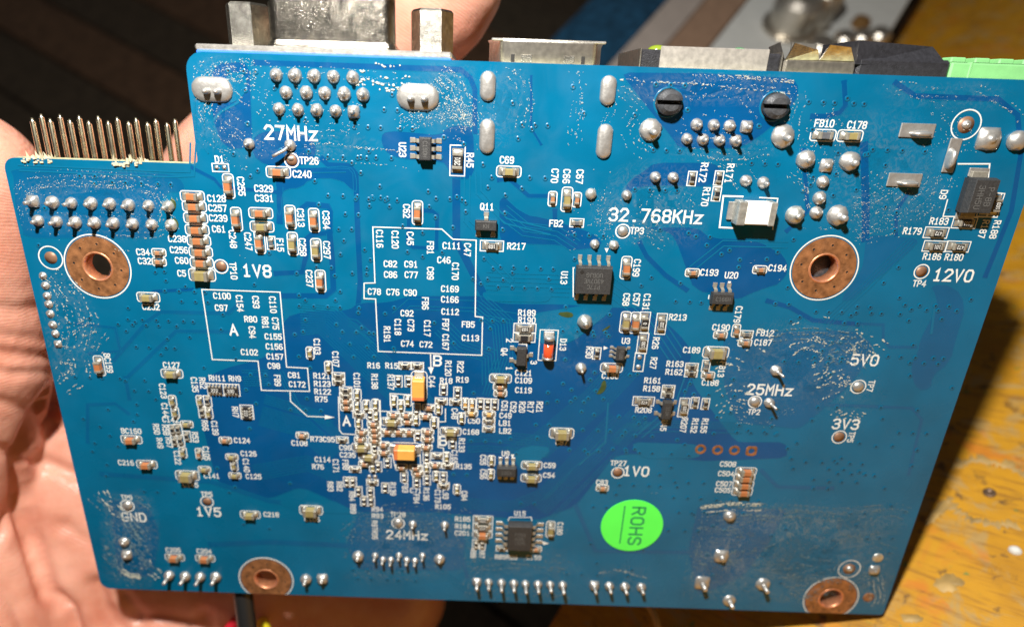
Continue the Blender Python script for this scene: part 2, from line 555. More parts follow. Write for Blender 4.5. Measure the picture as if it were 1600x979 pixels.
bundle([(470, 498), (512, 500), (590, 575), (660, 640)], 14, 4.2)
bundle([(545, 500), (556, 502), (588, 530)], 4, 6)
bundle([(620, 495), (640, 475), (745, 478), (760, 490), (820, 500)], 4, 6)
bundle([(750, 475), (785, 505), (790, 560), (770, 620)], 8, 5)
bundle([(690, 510), (720, 540), (765, 555), (768, 600)], 6, 6)
bundle([(800, 715), (845, 695), (930, 625), (1010, 540)], 12, 4.3)
bundle([(850, 800), (880, 770), (950, 700), (1000, 650)], 9, 5)
bundle([(410, 640), (480, 660), (530, 705)], 16, 4)
bundle([(400, 740), (480, 725), (530, 745)], 8, 5)
bundle([(760, 442), (800, 444), (890, 447)], 6, 7)
bundle([(785, 330), (820, 358), (870, 365), (900, 385)], 4, 7)
bundle([(1290, 505), (1350, 450), (1425, 375)], 4, 5)
bundle([(730, 690), (760, 688), (860, 698)], 9, 5)
bundle([(720, 785), (800, 790), (850, 770), (960, 650)], 5, 5)
bundle([(985, 670), (1040, 665), (1160, 668)], 6, 4)
bundle([(960, 690), (985, 668), (1010, 655)], 6, 4)
bundle([(945, 440), (985, 470), (1020, 500), (1060, 560)], 4, 9, 2)
bundle([(1080, 420), (1130, 380), (1230, 382)], 2, 9, 2)
bundle([(310, 130), (312, 210), (330, 235)], 2, 12, 3)
bundle([(360, 120), (372, 130), (372, 160), (345, 175), (332, 190), (334, 245)], 1, 5, 3.5)
bundle([(470, 270), (540, 269)], 1, 5)
bundle([(747, 270), (748, 300), (790, 345), (860, 362)], 2, 8, 2.5)
bundle([(730, 275), (729, 345), (740, 356), (760, 400), (800, 440)], 2, 8, 2)
bundle([(1085, 560), (1060, 630), (1000, 680)], 2, 10, 2.5)
bundle([(950, 630), (946, 690), (905, 725)], 1, 5, 3)
bundle([(30, 262), (260, 272), (300, 272), (302, 225)], 2, 8, 2.5)
bundle([(440, 580), (470, 640), (520, 660)], 4, 5)
bundle([(640, 860), (700, 900), (740, 930)], 3, 6)
bundle([(1460, 480), (1455, 520)], 1, 4, 4)
bundle([(380, 590), (420, 590)], 8, 4)
mb.build('copper_traces', board, kind='stuff', label='thin copper traces under the blue mask')

# ------------------------------------------------------------------ lettering: a plotted single-stroke alphabet
G = {
 '0': [[(1, 0), (3, 0), (4, 1.2), (4, 4.8), (3, 6), (1, 6), (0, 4.8), (0, 1.2), (1, 0)]],
 '1': [[(.8, 4.8), (2, 6), (2, 0)], [(.8, 0), (3.2, 0)]],
 '2': [[(0, 4.8), (1, 6), (3, 6), (4, 4.9), (4, 4), (0, 0), (4, 0)]],
 '3': [[(0, 5.2), (1, 6), (3, 6), (4, 5), (4, 4), (3, 3.1), (1.5, 3.1)], [(3, 3.1), (4, 2.2), (4, 1), (3, 0), (1, 0), (0, .9)]],
 '4': [[(3, 0), (3, 6), (0, 1.8), (4.2, 1.8)]],
 '5': [[(4, 6), (.4, 6), (.2, 3.4), (1.2, 3.8), (3, 3.8), (4, 2.8), (4, 1.1), (3, 0), (1, 0), (0, .9)]],
 '6': [[(3.6, 5.6), (3, 6), (1.2, 6), (0, 4.6), (0, 1.2), (1, 0), (3, 0), (4, 1), (4, 2.4), (3, 3.4), (1, 3.4), (0, 2.4)]],
 '7': [[(0, 6), (4, 6), (1.5, 0)]],
 '8': [[(1, 3.2), (0, 4.1), (0, 5.1), (1, 6), (3, 6), (4, 5.1), (4, 4.1), (3, 3.2), (1, 3.2)], [(1, 3.2), (0, 2.2), (0, 1), (1, 0), (3, 0), (4, 1), (4, 2.2), (3, 3.2)]],
 '9': [[(.4, .4), (1, 0), (2.8, 0), (4, 1.4), (4, 4.8), (3, 6), (1, 6), (0, 5), (0, 3.6), (1, 2.6), (3, 2.6), (4, 3.6)]],
 'A': [[(0, 0), (2, 6), (4, 0)], [(.8, 2), (3.2, 2)]],
 'B': [[(0, 0), (0, 6), (3, 6), (4, 5.1), (4, 4.1), (3, 3.2), (0, 3.2)], [(3, 3.2), (4, 2.2), (4, 1), (3, 0), (0, 0)]],
 'C': [[(4, 5), (3, 6), (1, 6), (0, 4.8), (0, 1.2), (1, 0), (3, 0), (4, 1)]],
 'D': [[(0, 0), (0, 6), (2.6, 6), (4, 4.6), (4, 1.4), (2.6, 0), (0, 0)]],
 'E': [[(4, 6), (0, 6), (0, 0), (4, 0)], [(0, 3.1), (3, 3.1)]],
 'F': [[(4, 6), (0, 6), (0, 0)], [(0, 3.1), (3.2, 3.1)]],
 'G': [[(4, 5), (3, 6), (1, 6), (0, 4.8), (0, 1.2), (1, 0), (3, 0), (4, 1), (4, 2.8), (2.4, 2.8)]],
 'H': [[(0, 0), (0, 6)], [(4, 0), (4, 6)], [(0, 3.1), (4, 3.1)]],
 'J': [[(3, 6), (3, 1), (2, 0), (1, 0), (0, 1)]],
 'K': [[(0, 0), (0, 6)], [(4, 6), (0, 2.4)], [(1.5, 3.7), (4, 0)]],
 'L': [[(0, 6), (0, 0), (4, 0)]],
 'M': [[(0, 0), (0, 6), (2, 2.8), (4, 6), (4, 0)]],
 'N': [[(0, 0), (0, 6), (4, 0), (4, 6)]],
 'O': [[(1, 0), (3, 0), (4, 1.2), (4, 4.8), (3, 6), (1, 6), (0, 4.8), (0, 1.2), (1, 0)]],
 'P': [[(0, 0), (0, 6), (3, 6), (4, 5), (4, 3.8), (3, 2.8), (0, 2.8)]],
 'Q': [[(1, 0), (3, 0), (4, 1.2), (4, 4.8), (3, 6), (1, 6), (0, 4.8), (0, 1.2), (1, 0)], [(2.4, 1.6), (4.2, -.3)]],
 'R': [[(0, 0), (0, 6), (3, 6), (4, 5), (4, 4), (3, 3), (0, 3)], [(2, 3), (4, 0)]],
 'S': [[(4, 5.1), (3, 6), (1, 6), (0, 5.1), (0, 4), (1, 3.2), (3, 2.8), (4, 2), (4, .9), (3, 0), (1, 0), (0, .9)]],
 'T': [[(0, 6), (4, 6)], [(2, 6), (2, 0)]],
 'U': [[(0, 6), (0, 1.2), (1, 0), (3, 0), (4, 1.2), (4, 6)]],
 'V': [[(0, 6), (2, 0), (4, 6)]],
 'W': [[(0, 6), (1, 0), (2, 4), (3, 0), (4, 6)]],
 'z': [[(0.2, 4), (3.8, 4), (0.2, 0), (3.8, 0)]],
 '.': [[(1.7, 0.1), (2.3, 0.1)]],
 '-': [[(.5, 3), (3.5, 3)]],
}

def text(mb, s, x, y, rot, h, adv, wd, z, k, zf=None):
    """s centred on board point (x, y); rot in quarter turns clockwise"""
    u = h / 6.0
    gw = adv * 0.66
    a = -rot * math.pi / 2
    ca, sa = math.cos(a), math.sin(a)
    tw = adv * (len(s) - 1) + gw
    for i, c in enumerate(s):
        for st in G.get(c, []):
            pts = []
            for gx, gy in st:
                lx = -tw / 2 + i * adv + gx / 4 * gw
                ly = gy * u - h / 2
                pts.append((x + lx * ca - ly * sa, y + lx * sa + ly * ca))
            z += 0.00025
            mb.ribbon(pts, wd, z, k)
    return z

LARGE = [("27MHz", 455, 208, 0), ("1V8", 401.5, 423, 0), ("32.768KHz", 1025, 337.3, 0), ("12V0", 1489.4, 430, 0), ("25MHz", 1203, 608.6, 0), ("5V0", 1351, 562, 0),
         ("3V3", 1321.5, 662, 0), ("1V0", 994, 735.5, 0), ("GND", 209.5, 807, 0), ("1V5", 326, 798.8, 0), ("24MHz", 636, 835, 0), ("A", 365, 515, 0), ("A", 541.5, 657, 0), ("B", 683.5, 563, 0), ("B", 692.5, 688, 0)]
for s, x, y, r in LARGE:
    mb = MB()
    q = bp(x, y)
    small = len(s) == 1
    text(mb, s, q[0], q[1], r, 1.55 if not small else 1.5, 1.40 if not small else 1.5, .265, .045, 'white')
    mb.build('printed_marking', board, label='large white printed marking ' + s)

SMALL = """D1 343 249 0;C255 377 291 1;C128 338.4 310 0;C257 340 325 0;C239 341 340.6 0;C61 342 357.7 0;C238 277 373 0;C256 279.7 390.4 0;C60 284 406.8 0;C5 284 426.7 0;C34 223.5 393.5 0;C32 226 407.5 0
C248 364 373.5 1;C247 388 377 1;TP10 365 423 1;C232 236 479 0;TP26 483 251 0;C240 472 272 0;C329 412 294.6 0;C331 413 309.7 0;C313 470 340 1;C334 509.8 343.7 1;F15 438 382.5 1;C258 473 386 1;C297 510.8 390.4 1
C237 483.5 435 1;C62 635.4 329.6 1;R45 734.5 250.4 1;U23 629 234 1;Q11 761 323 0;R217 806.8 384.5 0;C69 792 250 0;C116 593.3 373 1;C120 617.5 374.3 1;C45 641 372.3 1;FB1 672.5 387 1;C111 705.7 383.8 0;C47 730.4 390 1
C82 610 412 0;C91 642.3 412.6 0;C86 610.4 428.7 0;C77 642.6 429 0;C46 693.7 406 0;C89 672.5 426.7 1;C170 711.5 423.6 1;C169 703 451 0;C166 703 467.5 0;C78 585 455.3 0;C76 614 456 0;C90 641 456.8 0;FB6 664.6 473.7 1
C112 703.4 486.6 0;C92 636 489 0;C118 621.7 510.5 1;C73 642 507.8 1;C117 667.7 512.5 1;FB7 696.3 507 1;C167 696.3 534 1;R191 605 522 1;C74 636.6 536.4 0;C72 665.6 537.7 0;FB5 731.7 506.4 0;C113 735 527.5 0
C100 347 462 0;C97 346 480.5 0;C154 374.8 473.7 1;C93 400 471.7 1;C110 426.6 475.8 1;R80 391.8 498.2 0;R81 414.7 503.8 1;C75 430.6 505 1;C94 394.2 518.7 1;C155 427 525.4 0;C156 428.6 541 0;C157 429.6 556.5 0;C102 389.7 549.7 0
C98 428 571 0;FB9 433.7 593.9 1;C81 459.7 585.5 0;C172 464.4 599.8 0;C103 495.6 541 1;C107 524.6 560.6 1;R121 502.8 586.7 0;R123 503.6 599 0;R122 504.2 611.2 0;R75 502.2 622.9 0;C101 557.7 593.9 1;R16 583.9 570.4 0;R15 612 570.8 0
R138 585.5 595.3 1;R137 610.5 596.3 1;C44 674.8 595.7 1;R120 700.4 574.9 1;R22 719.4 572.8 1;R18 697.3 594.3 0;R19 722.5 592.6 0;R189 823.2 488.4 0;R190 823.2 499.7 0;Q4 787.9 549.3 1;2 796 531.5 1;1 795.6 574.9 1;3 833.8 565.7 1
D13 879.8 538 1;C121 818 582 0;C109 818 593.7 0;C119 818 609 0;C58 978.3 467.6 1;C57 994.2 467.6 1;C131 1010 471.7 1;R30 920.3 550 1;U3 977.9 532 0;C130 953.4 586.7 0;R26 1024.4 535.6 1;R27 1020.9 566.7 1;R213 1059 495.2 0
C190 1126.5 511 0;C179 1153 491 1;FB12 1195.4 519.7 0;C187 1192 534.6 0;C189 1080.6 546.3 0;R163 1054.6 568 0;R162 1053 580.6 0;FB13 1127.6 576.5 1;C188 1109.6 597.3 0;R161 1019.7 593.9 0;R158 1018.2 606.5 0;R208 1005.4 639.8 0
TP2 1178 642.9 0;U45 1037 664 1;R207 1068.3 663.5 1;R152 1085 664.3 1;R155 1100.4 664.3 1;C70 866.8 274.7 1;C66 885.2 275.5 1;C67 905.7 276 1;FB2 868.9 348.8 0;TP3 995.3 360.3 0;U13 881.4 433.6 1;C199 994.6 418.3 1;C193 1108.2 425.4 0
U20 1142.7 429.7 0;R172 1099 269.6 1;R171 1139.6 270.9 1;R170 1102.4 307.4 1;C194 1214.6 418.5 0;FB10 1288 192.8 0;C178 1339 195.4 0;D9 1473.8 304 1;R183 1467 345.5 0;R179 1425.3 360.8 0;R186 1456.2 400.6 0;R180 1490.4 401.6 0
R187 1536.7 357.7 1;R188 1554.5 358.5 1;TP4 1436.3 442.5 0;BC159 169.5 566.7 1;C127 268 569.8 0;RN11 339.5 590.2 0;RN9 367 590.8 0;C123 254.9 610.2 1;C144 258.4 640.4 1;R62 317 598 1;C135 304.3 600.4 1;RN7 368 643 1
BC160 205.2 672.7 0;C216 197 722 0;C142 266.5 655 0;R50 244.7 669.7 1;R58 259 671 1;R57 264.5 690.5 1;R49 250 691.5 1;R53 305.4 682.3 1;R66 320.7 664 1;C139 336 668 1;C122 277.4 714.4 1;C105 322.7 707.5 1;C124 378.3 687.4 0
C126 388.5 707.9 0;C140 385 726.3 1;C125 396.3 743.6 0;C141 330.9 742.6 0;C145 297.8 756.5 0;TP9 198 776.3 0;TP5 323 771.2 0;C108 468 691.5 0;R73C95 504.2 685.4 0;C96 539.5 698.7 0;C235 543.4 709.9 0;C114 504.2 717 0;R76 497 728.3 0
C171 525 727.3 1;FB8 540 725.2 1;R83 516.5 759 1;R82 530.8 759 1;R84 550.2 774.3 1;R89 551.8 794 1;R139 614 763 1;FB3 633 761 1;C71 649.7 765.5 0;FB4 650.7 778.4 1;R136 666.2 771.2 1;C173 684 774.3 1;L93 696.3 771.2 1;R105 692.2 790.6 0
R94 589.6 794.7 0;R93 590 805 0;R97R96 585.6 827 1;TP28 621.7 802.9 0;C218 423.9 802.9 0;C106 487.9 810.4 0;C51 788.3 633.9 1;C52 802 635.3 1;R20 815.9 635.3 1;R17 829 635.3 1;R21 843 635.3 1;C48 710.2 645.5 1;C50 740.5 656.8 0
C49 789.9 648.6 0;LB1 788.9 660.3 0;LB2 789.3 672.5 0;C168 735.8 674 0;R133 721.5 694.6 1;C165 710.2 713 1;R135 724.5 727.9 0;C55 754.8 717.7 1;C56 754.8 740 1;U9 790 707.9 0;C59 858.8 726.3 0;C54 857.7 741.6 0;C87 877.4 690.5 0
C84 725.5 773.7 1;TP27 966.2 722.8 0;C83 940.5 752.8 0;C508 1137.4 724.2 0;C504 1134.3 739 0;C507 1131.2 754.9 0;C505 1129.2 764.7 0;TP7 1360.3 602.4 1;TP5 1329.7 682 1;R185 723 810 0;R184 723 821.3 0;C201 722.3 831.8 0
U15 812.4 801 0;C180 874.8 824.7 1;R88 739.6 863.7 1;R87 753.2 863.7 1;R85R86 791 869.4 0;C159 834 870 0;C205 270.7 858.3 0;C204 319 860 0"""
mb = MB()
for it in SMALL.replace('\n', ';').split(';'):
    s, x, y, r = it.split()
    q = bp(float(x), float(y))
    text(mb, s, q[0], q[1], int(r), .80, .63, .145, .045, 'white')
mb.build('printed_designators', board, kind='stuff', label='small white printed part numbers')

# ------------------------------------------------------------------ components
comp_px = []                                    # centres, to keep vias clear of them
TERM = {}
SIZES = {'c8': (2.0, 1.25, 1.05, .42, .50), 'c6': (1.6, .82, .82, .34, .48), 'c4': (1.0, .52, .50, .25, .30), 'r8': (2.0, 1.25, .55, .38, .45), 'r6': (1.6, .85, .48, .30, .48), 'r4': (1.0, .52, .36, .24, .30)}
OUT = {'c8': (3.65, 1.75), 'c6': (3.15, 1.38), 'c4': (1.90, 1.10), 'r8': (3.8, 1.9), 'r6': (3.1, 1.42), 'r4': (1.80, 1.10)}
BODY = {'o': 'orange', 'g': 'olive', 't': 'tan', 'y': 'yellowc', 'f': 'ferrite', 'b': 'rtop'}

def end_geom(mb, L, W, H, t, p, sgn):
    """tinned end cap with its solder fillet running down on to the pad"""
    x1 = L / 2 + .02
    xc = sgn * (x1 - t / 2)
    mb.box(xc, 0, .03, t, W + .05, H + .04, 'tin', .05)
    a, b, w2 = x1 - .02, x1 + p, W / 2 + .10
    hh = H * .62
    xs = [a, a + p * .25, a + p * .6, b]
    zs = [hh, hh * .55, hh * .2, .03]
    vs, fs = [], []
    for x_, z_ in zip(xs, zs):
        vs += [(sgn * x_, -w2 * (1 if z_ < hh else .9), .022), (sgn * x_, -w2 * .6, z_), (sgn * x_, w2 * .6, z_), (sgn * x_, w2 * (1 if z_ < hh else .9), .022)]
    for i in range(3):
        for j in range(3):
            fs.append([4 * i + j, 4 * i + j + 1, 4 * i + j + 5, 4 * i + j + 4])
    fs += [[0, 1, 2, 3], [12, 13, 14, 15]]
    mb.add(vs, fs, 'pad_solder', True)
    # skirt of solder on the pad beside the part
    mb.box(sgn * (L / 2 - t * .2 + p * .30), 0, .012, t + p * 1.25, W + .16, .05, 'pad_solder', .015)

cache = {}
def chip_meshes(size, col):
    key = size + col
    if key in cache:
        return cache[key]
    L, W, H, t, p = SIZES[size]
    body = MB()
    k = BODY[col]
    body.box(0, 0, .03, L - .1, W, H, k, .06)
    if size[0] == 'r':
        body = MB()
        body.box(0, 0, .03, L - .1, W, H - .06, 'tin', .03)
        body.box(0, 0, H - .05, L - 2 * t + .04, W - .05, .07, k, .02)
    ends = []
    if size in ('c4', 'r4'):
        for sg in (-1, 1):
            end_geom(body, L, W, H, t, p, sg)
    else:
        for sg in (-1, 1):
            e = MB()
            end_geom(e, L, W, H, t, p, sg)
            ends.append(e.mesh('terminal'))
    cache[key] = (body.mesh('chip_body'), ends)
    return cache[key]

outl = MB()
oz = [.044]
def out_rect(q, a, b, rot, rounded=False, wd=.125):
    oz[0] += .0001
    hx, hy = (a / 2, b / 2) if rot == 0 else (b / 2, a / 2)
    x, y = q
    if rounded:
        r = min(hx, hy) * .55
        pts = arc(x + hx - r, y + hy - r, r, 0, 90, 4) + arc(x - hx + r, y + hy - r, r, 90, 180, 4) + arc(x - hx + r, y - hy + r, r, 180, 270, 4) + arc(x + hx - r, y - hy + r, r, 270, 360, 4)
    else:
        pts = [(x + hx, y + hy), (x - hx, y + hy), (x - hx, y - hy), (x + hx, y - hy)]
    outl.ribbon(pts + [pts[0]], wd, oz[0], 'white')

NAMES = {'c': 'capacitor', 'r': 'resistor'}
TXT = {'o': None}
def chip(size, col, x, y, rot, outline_=True, code=None):
    q = bp(x, y)
    bm_, ends = chip_meshes(size, col)
    nm = NAMES[size[0]] if col != 'f' else 'ferrite_bead'
    jr = random.uniform(-.03, .03)
    a = (-math.pi / 2 if rot else 0) + jr
    o = put(nm, bm_, board, (q[0], q[1], 0), a)
    for e in ends:
        put('terminal', e, o)
    comp_px.append((x, y, 16 if size in ('c6', 'r6') else (11 if size[1] == '4' else 20)))
    if outline_:
        W_ = OUT[size]
        out_rect(q, W_[0], W_[1], rot, size[0] == 'c')
    if code:
        L, W, H, t, p = SIZES[size]
        tm = MB()
        text(tm, code, 0, 0, 2, W * .52, .30 if size == 'r6' else .36, .07, H + .034, 'white')
        tm.build('printed_code', o)
    return o

CH = """c6 o 357.6 290.8 1;c6 o 300.9 306.6 0;c6 o 304 322.5 0;c6 o 306 340.6 0;c6 o 308.3 359 0;c6 o 311 376 0;c6 o 314 393.5 0;c6 o 315.5 410.3 0;c8 g 316.2 429.2 0;c4 t 248.5 394.5 0;c4 t 249 408.8 0
c6 o 369.9 342.4 1;c6 g 232 464 0;c6 o 435.2 268.8 0;c6 o 407.6 332.7 0;c6 g 409.6 353.9 0;c6 o 406.3 378.2 1;r4 f 423.9 379.4 1;c6 o 454 339.3 1;c6 o 491 344 1;c6 g 457.6 380.7 1;c6 g 494.2 390.4 1;c6 o 501 439 1
c6 o 652.3 332.2 1;r8 b 714.8 251 1 201;r6 b 768.5 384 0 103;c6 g 795 268 0;c4 t 863.3 310.5 1;c6 g 885.6 311.4 1;c4 t 901.3 312 1;r4 f 901.2 348 0;c6 o 978 418 1;c4 t 1081.7 425.7 0;c4 t 1187 421 0
r4 b 1081 279 1;r4 b 1122.8 278.3 1;r4 b 1119.2 303 1;c6 f 1285.6 211.5 0;c6 g 1327.7 212.5 0;r6 b 1539.7 319.4 1 100;r6 b 1555 320.7 1 103;r6 b 1506.5 348 0 331;r6 b 1462.3 363.3 0 472;r6 b 1460.5 384.5 0 101;r6 b 1496.3 385 0 472
c6 o 155.7 570.8 1;c6 g 269 583 0;c4 g 270 626 1;c4 g 274 644 1;c4 g 313 626 1;r4 b 324.8 626 1;r4 b 316.6 643.5 1;c4 g 326.8 644.5 1;c4 g 292 662 0;r4 b 270.6 671 1;r4 b 278.8 670 1;r4 b 273.7 688.5 1;r4 b 282.5 687.5 1;r4 b 292.5 681 1
c4 g 286.3 706 1;c4 t 311.5 708 1;c4 t 352.3 687 0;c6 o 205.8 685.8 0;c6 o 229.8 724.6 0;c4 g 362.6 713 0;c4 g 366.2 726 1;c4 g 367.3 742 0;c4 g 319.7 732.4 0;c8 g 293 742 0;c6 g 391.2 802.9 0;c4 t 472.5 679.3 0;c8 g 486.2 796 0
r4 b 534.9 686.4 0;c4 g 484.6 551 1;c4 g 513.5 573 1;r4 b 529 586.7 0;r4 b 529 595.8 0;r4 b 540.5 608.8 0;r4 b 540.5 617.9 0;c4 t 541 626.3 0;c4 t 542 636 0;c4 g 558.5 615.6 1;c4 g 558.5 633.6 1;c4 g 572.6 633 1;c4 g 586.9 631.6 1
r4 b 561 647 0;r4 b 578.6 646.6 1;c4 g 588 649 1;c4 g 560.5 660 1;c4 t 583.6 661.5 0;r4 b 622.6 595 1;r4 b 638.6 595 1;c4 g 615.6 626 1;c4 g 626.6 632.6 1;c4 g 637 625 1;c4 t 615 647.6 0;c4 t 635 648 0;r4 b 650.7 638 1;c4 g 650 655 1
c4 t 670 636 0;c4 t 665 649.6 0;c6 g 612 658 0;c4 t 636.6 658 0;c4 g 678 659 1;r4 b 692.9 608 1;r4 b 714.9 612.6 1;r4 b 689.6 626 0;r4 b 712 627 0;c4 g 685 638 1;c4 y 726.9 630 1;c4 y 737.6 631 1;r4 b 750.6 630 1;r4 b 761.7 630.6 1;r4 b 772.7 631 1
c4 g 721 652.6 1;c4 y 736.6 644.6 0;c4 y 764 646 0;r4 f 763.7 657 0;r4 f 763.5 669 0;c6 g 782 590.5 0;c4 t 781 603.5 0;c4 t 781.7 613.5 0;c4 t 565.6 674.5 0;c4 t 563.6 686 0;c4 t 585 670.5 0;c4 t 586 678.8 0;c4 t 585.6 687.2 0
c6 g 565.5 698 0;r4 b 585.6 699 1;c4 t 599.6 694 0;c4 t 600 706 0;c6 g 576.6 712 0;c4 t 605 673.5 0;c4 t 622.6 673.5 0;c4 t 639.6 674 0;r4 b 653 679 1;c4 t 668 673.5 0;c4 t 667.7 685 0;c4 t 665.7 697.5 0;c4 t 570 723.6 0;r4 b 555 732 0
c4 g 583 729 1;r4 b 591 728 1;r4 b 605.6 721.6 1;c4 t 627.6 729 0;c4 t 649.7 730 0;c4 t 653 738.6 0;r4 b 666.7 712.6 1;c4 g 666.7 730 1;r4 f 631.6 744 1;c6 g 704 673 0;r4 b 707 691.5 1;r4 f 683.6 711 0;c4 g 698 713.6 1;c4 t 680 725.6 0
r4 b 700 726.6 0;c4 g 681.6 743 1;r4 f 692.8 744 1;c4 g 767.7 719 1;c4 g 766.7 740 1;r4 b 542.5 752 1;r4 b 551.5 752 1;r4 b 582 752.5 0;r4 b 602 761 1;r4 b 560.5 766.5 1;r4 b 569 781.6 1;r4 b 578.9 767.5 1;r4 b 579.9 782 1;r4 b 651 752 1
r4 b 667 749 1;r4 b 693 757.3 0;c4 g 714 763.6 1;c8 g 877.4 676 0;c6 g 830.8 725.8 0;c6 g 829.8 745.7 0;c4 t 941 761.4 0;r6 b 1005.4 626 0 472;r6 b 820 512.5 0 103;r6 b 819 526.5 0;c6 g 976.9 503 1;c6 o 992 503.8 1;r6 b 1006.5 503.3 1 O
r6 b 1003.8 536 1 150;r4 b 932.3 551.4 1;c6 o 955.4 573.8 0;r6 b 1032.7 505.6 1 102;c4 t 1125.3 522.5 0;c4 t 1149.8 516 1;r4 f 1166 521.8 0;c4 t 1163.6 534.8 0;c8 g 1118.2 550 0;r4 b 1080.6 572.4 0;r4 b 1079.5 582.6 0;r4 f 1102.8 570.8 1
c4 t 1106 585.5 0;r4 b 1044.2 606.5 0;r4 b 1042.8 615.6 0;r6 b 1068 636 1 103;r4 b 1085.4 628.7 1;r4 b 1101.8 630.2 1;c6 o 1165.4 735.5 0;c6 o 1162.7 745 0;c6 o 1160.9 756 0;c6 o 1159.2 767 0;r6 b 754.8 810.5 0 103;r6 b 754.3 822 0 472
c6 o 753.8 833.9 0;r4 b 743.7 849 1;r4 b 753.2 849 1;c6 g 860 825.7 1;r4 b 784 855.5 0;c4 t 837 856.5 0;c6 o 273.4 869.4 0;c6 o 321 871 0;r4 b 609.5 0 0 skip;r4 b 633 570.5 0;r4 b 652 570.8 0"""
for it in CH.replace('\n', ';').split(';'):
    a = it.split()
    if a[-1] == 'skip':
        continue
    chip(a[0], a[1], float(a[2]), float(a[3]), int(a[4]), True, a[5] if len(a) > 5 else None)

def lead(mb, x0, x1, y, z, wd, sgn):
    """gull-wing lead from the body side (x0, z) down to its foot (x1, board)"""
    xm = x0 + (x1 - x0) * .35
    prof = [(x0, z), (xm, z), (x0 + (x1 - x0) * .55, .16), (x1, .12)]
    vs, fs = [], []
    for px_, pz in prof:
        vs += [(px_, y - wd / 2, pz), (px_, y + wd / 2, pz), (px_, y + wd / 2, pz - .11), (px_, y - wd / 2, pz - .11)]
    for i in range(3):
        for j in range(4):
            fs.append([4 * i + j, 4 * i + (j + 1) % 4, 4 * i + 4 + (j + 1) % 4, 4 * i + 4 + j])
    fs += [[0, 1, 2, 3], [12, 13, 14, 15]]
    mb.add(vs, fs, 'tin')
    xp = (x0 + (x1 - x0) * .6 + x1 + (x1 - x0) * .18) / 2
    mb.box(xp, y, .012, abs(x1 - x0) * .62, wd * 1.35, .10, 'solder', .04)

def taperbox(mb, sx, sy, z0, h, k, dr=.12):
    x, y = sx / 2, sy / 2
    lv = [(z0, dr), (z0 + h * .5, 0), (z0 + h * .97, dr), (z0 + h, dr + .05)]
    vs, fs = [], []
    for z_, d in lv:
        vs += [(-x + d, -y + d, z_), (x - d, -y + d, z_), (x - d, y - d, z_), (-x + d, y - d, z_)]
    for i in range(3):
        for j in range(4):
            fs.append([4 * i + j, 4 * i + (j + 1) % 4, 4 * i + 4 + (j + 1) % 4, 4 * i + 4 + j])
    fs += [[0, 3, 2, 1], [12, 13, 14, 15]]
    mb.add(vs, fs, k)

def ic(name, x, y, bl_, bw, h, nl, pitch, span, lw, rot, lines=(), trot=0, skip=(), dot=None, label=None, th=.55):
    """body long side along local y; leads along +-x. rot = turns clockwise"""
    q = bp(x, y)
    o = thing_part(name, q, rot, label)
    b = MB()
    taperbox(b, bw, bl_, .12, h, 'epoxy')
    body = b.build('body', o)
    if dot:
        d = MB()
        d.lathe(dot[0], dot[1], [(.28, h + .122), (.22, h + .126), (0, h + .126)], 'dark', 16)
        d.build('pin_one_dot', o)
    for sg in (-1, 1):
        for i in range(nl):
            if (sg, i) in skip:
                continue
            l = MB()
            lead(l, sg * (bw / 2 - .05), sg * span / 2, (i - (nl - 1) / 2) * pitch, h * .5 + .15, lw, sg)
            l.build('lead', o)
    if lines:
        t_ = MB()
        n_ = len(lines)
        for i, s in enumerate(lines):
            off = ((n_ - 1) / 2 - i) * th * 1.5
            a = -trot * math.pi / 2
            text(t_, s, -off * math.sin(a), off * math.cos(a), trot, th, th * .82, .07, h + .135, 'chiptext')
        t_.build('printed_code', o)
    comp_px.append((x, y, 34 if h > 1.2 else 24))
    return o

def thing_part(name, q, rot, label=None):
    o = bpy.data.objects.new(name, None)
    COL.objects.link(o)
    o.parent = board
    o.location = (q[0] * MM, q[1] * MM, 0)
    o.rotation_euler = (0, 0, -rot * math.pi / 2)
    o.empty_display_size = .1
    if label:
        o['label'] = label
    return o

ic('integrated_circuit', 925, 434, 4.9, 3.9, 1.45, 4, 1.27, 6.0, .42, 1, ("PT7C", "4307WE", "UOGJG"), 1, dot=(-1.2, -1.7), label='eight-legged black chip marked PT7C 4307WE')
ic('integrated_circuit', 811.5, 831, 4.9, 3.9, 1.45, 4, 1.15, 7.0, .5, 0, ("P25Q", "40BL", "1526"), 0, label='eight-legged black chip beside the row of stacked resistors')
ic('integrated_circuit', 665.5, 232, 2.9, 1.6, 1.1, 3, .98, 2.9 + .7, .48, 0, ("C160H",), 1, label='six-legged chip with legs left and right', th=.5)
ic('integrated_circuit', 1124.8, 463, 3.0, 1.7, 1.1, 3, .96, 3.6, .45, 1, ("C166H",), 3, label='six-legged chip below the marking U20', th=.5)
ic('integrated_circuit', 791, 731, 3.0, 1.7, 1.1, 3, .98, 3.6, .45, 1, ("12CA",), 3, label='six-legged chip below the marking U9', th=.5)
ic('integrated_circuit', 968, 549, 2.1, 1.25, .95, 3, .65, 2.6, .32, 0, ("F100",), 1, skip=((1, 1),), label='five-legged chip below the marking U3', th=.42)
ic('transistor', 1039.5, 636, 3.0, 1.4, 1.05, 2, 1.9, 2.8, .5, 0, ("111H",), 1, label='slim four-legged black part above the marking U45', th=.45)
ic('transistor', 759.3, 350.5, 2.9, 1.4, 1.0, 3, .98, 3.0, .5, 1, ("KN",), 3, skip=((-1, 0), (-1, 2), (1, 1)), label='three-legged transistor marked KN', th=.5)
ic('transistor', 814.5, 553, 2.9, 1.4, 1.0, 3, .95, 3.0, .5, 0, (), skip=((-1, 1), (1, 0), (1, 2)), label='three-legged transistor beside the red diode')

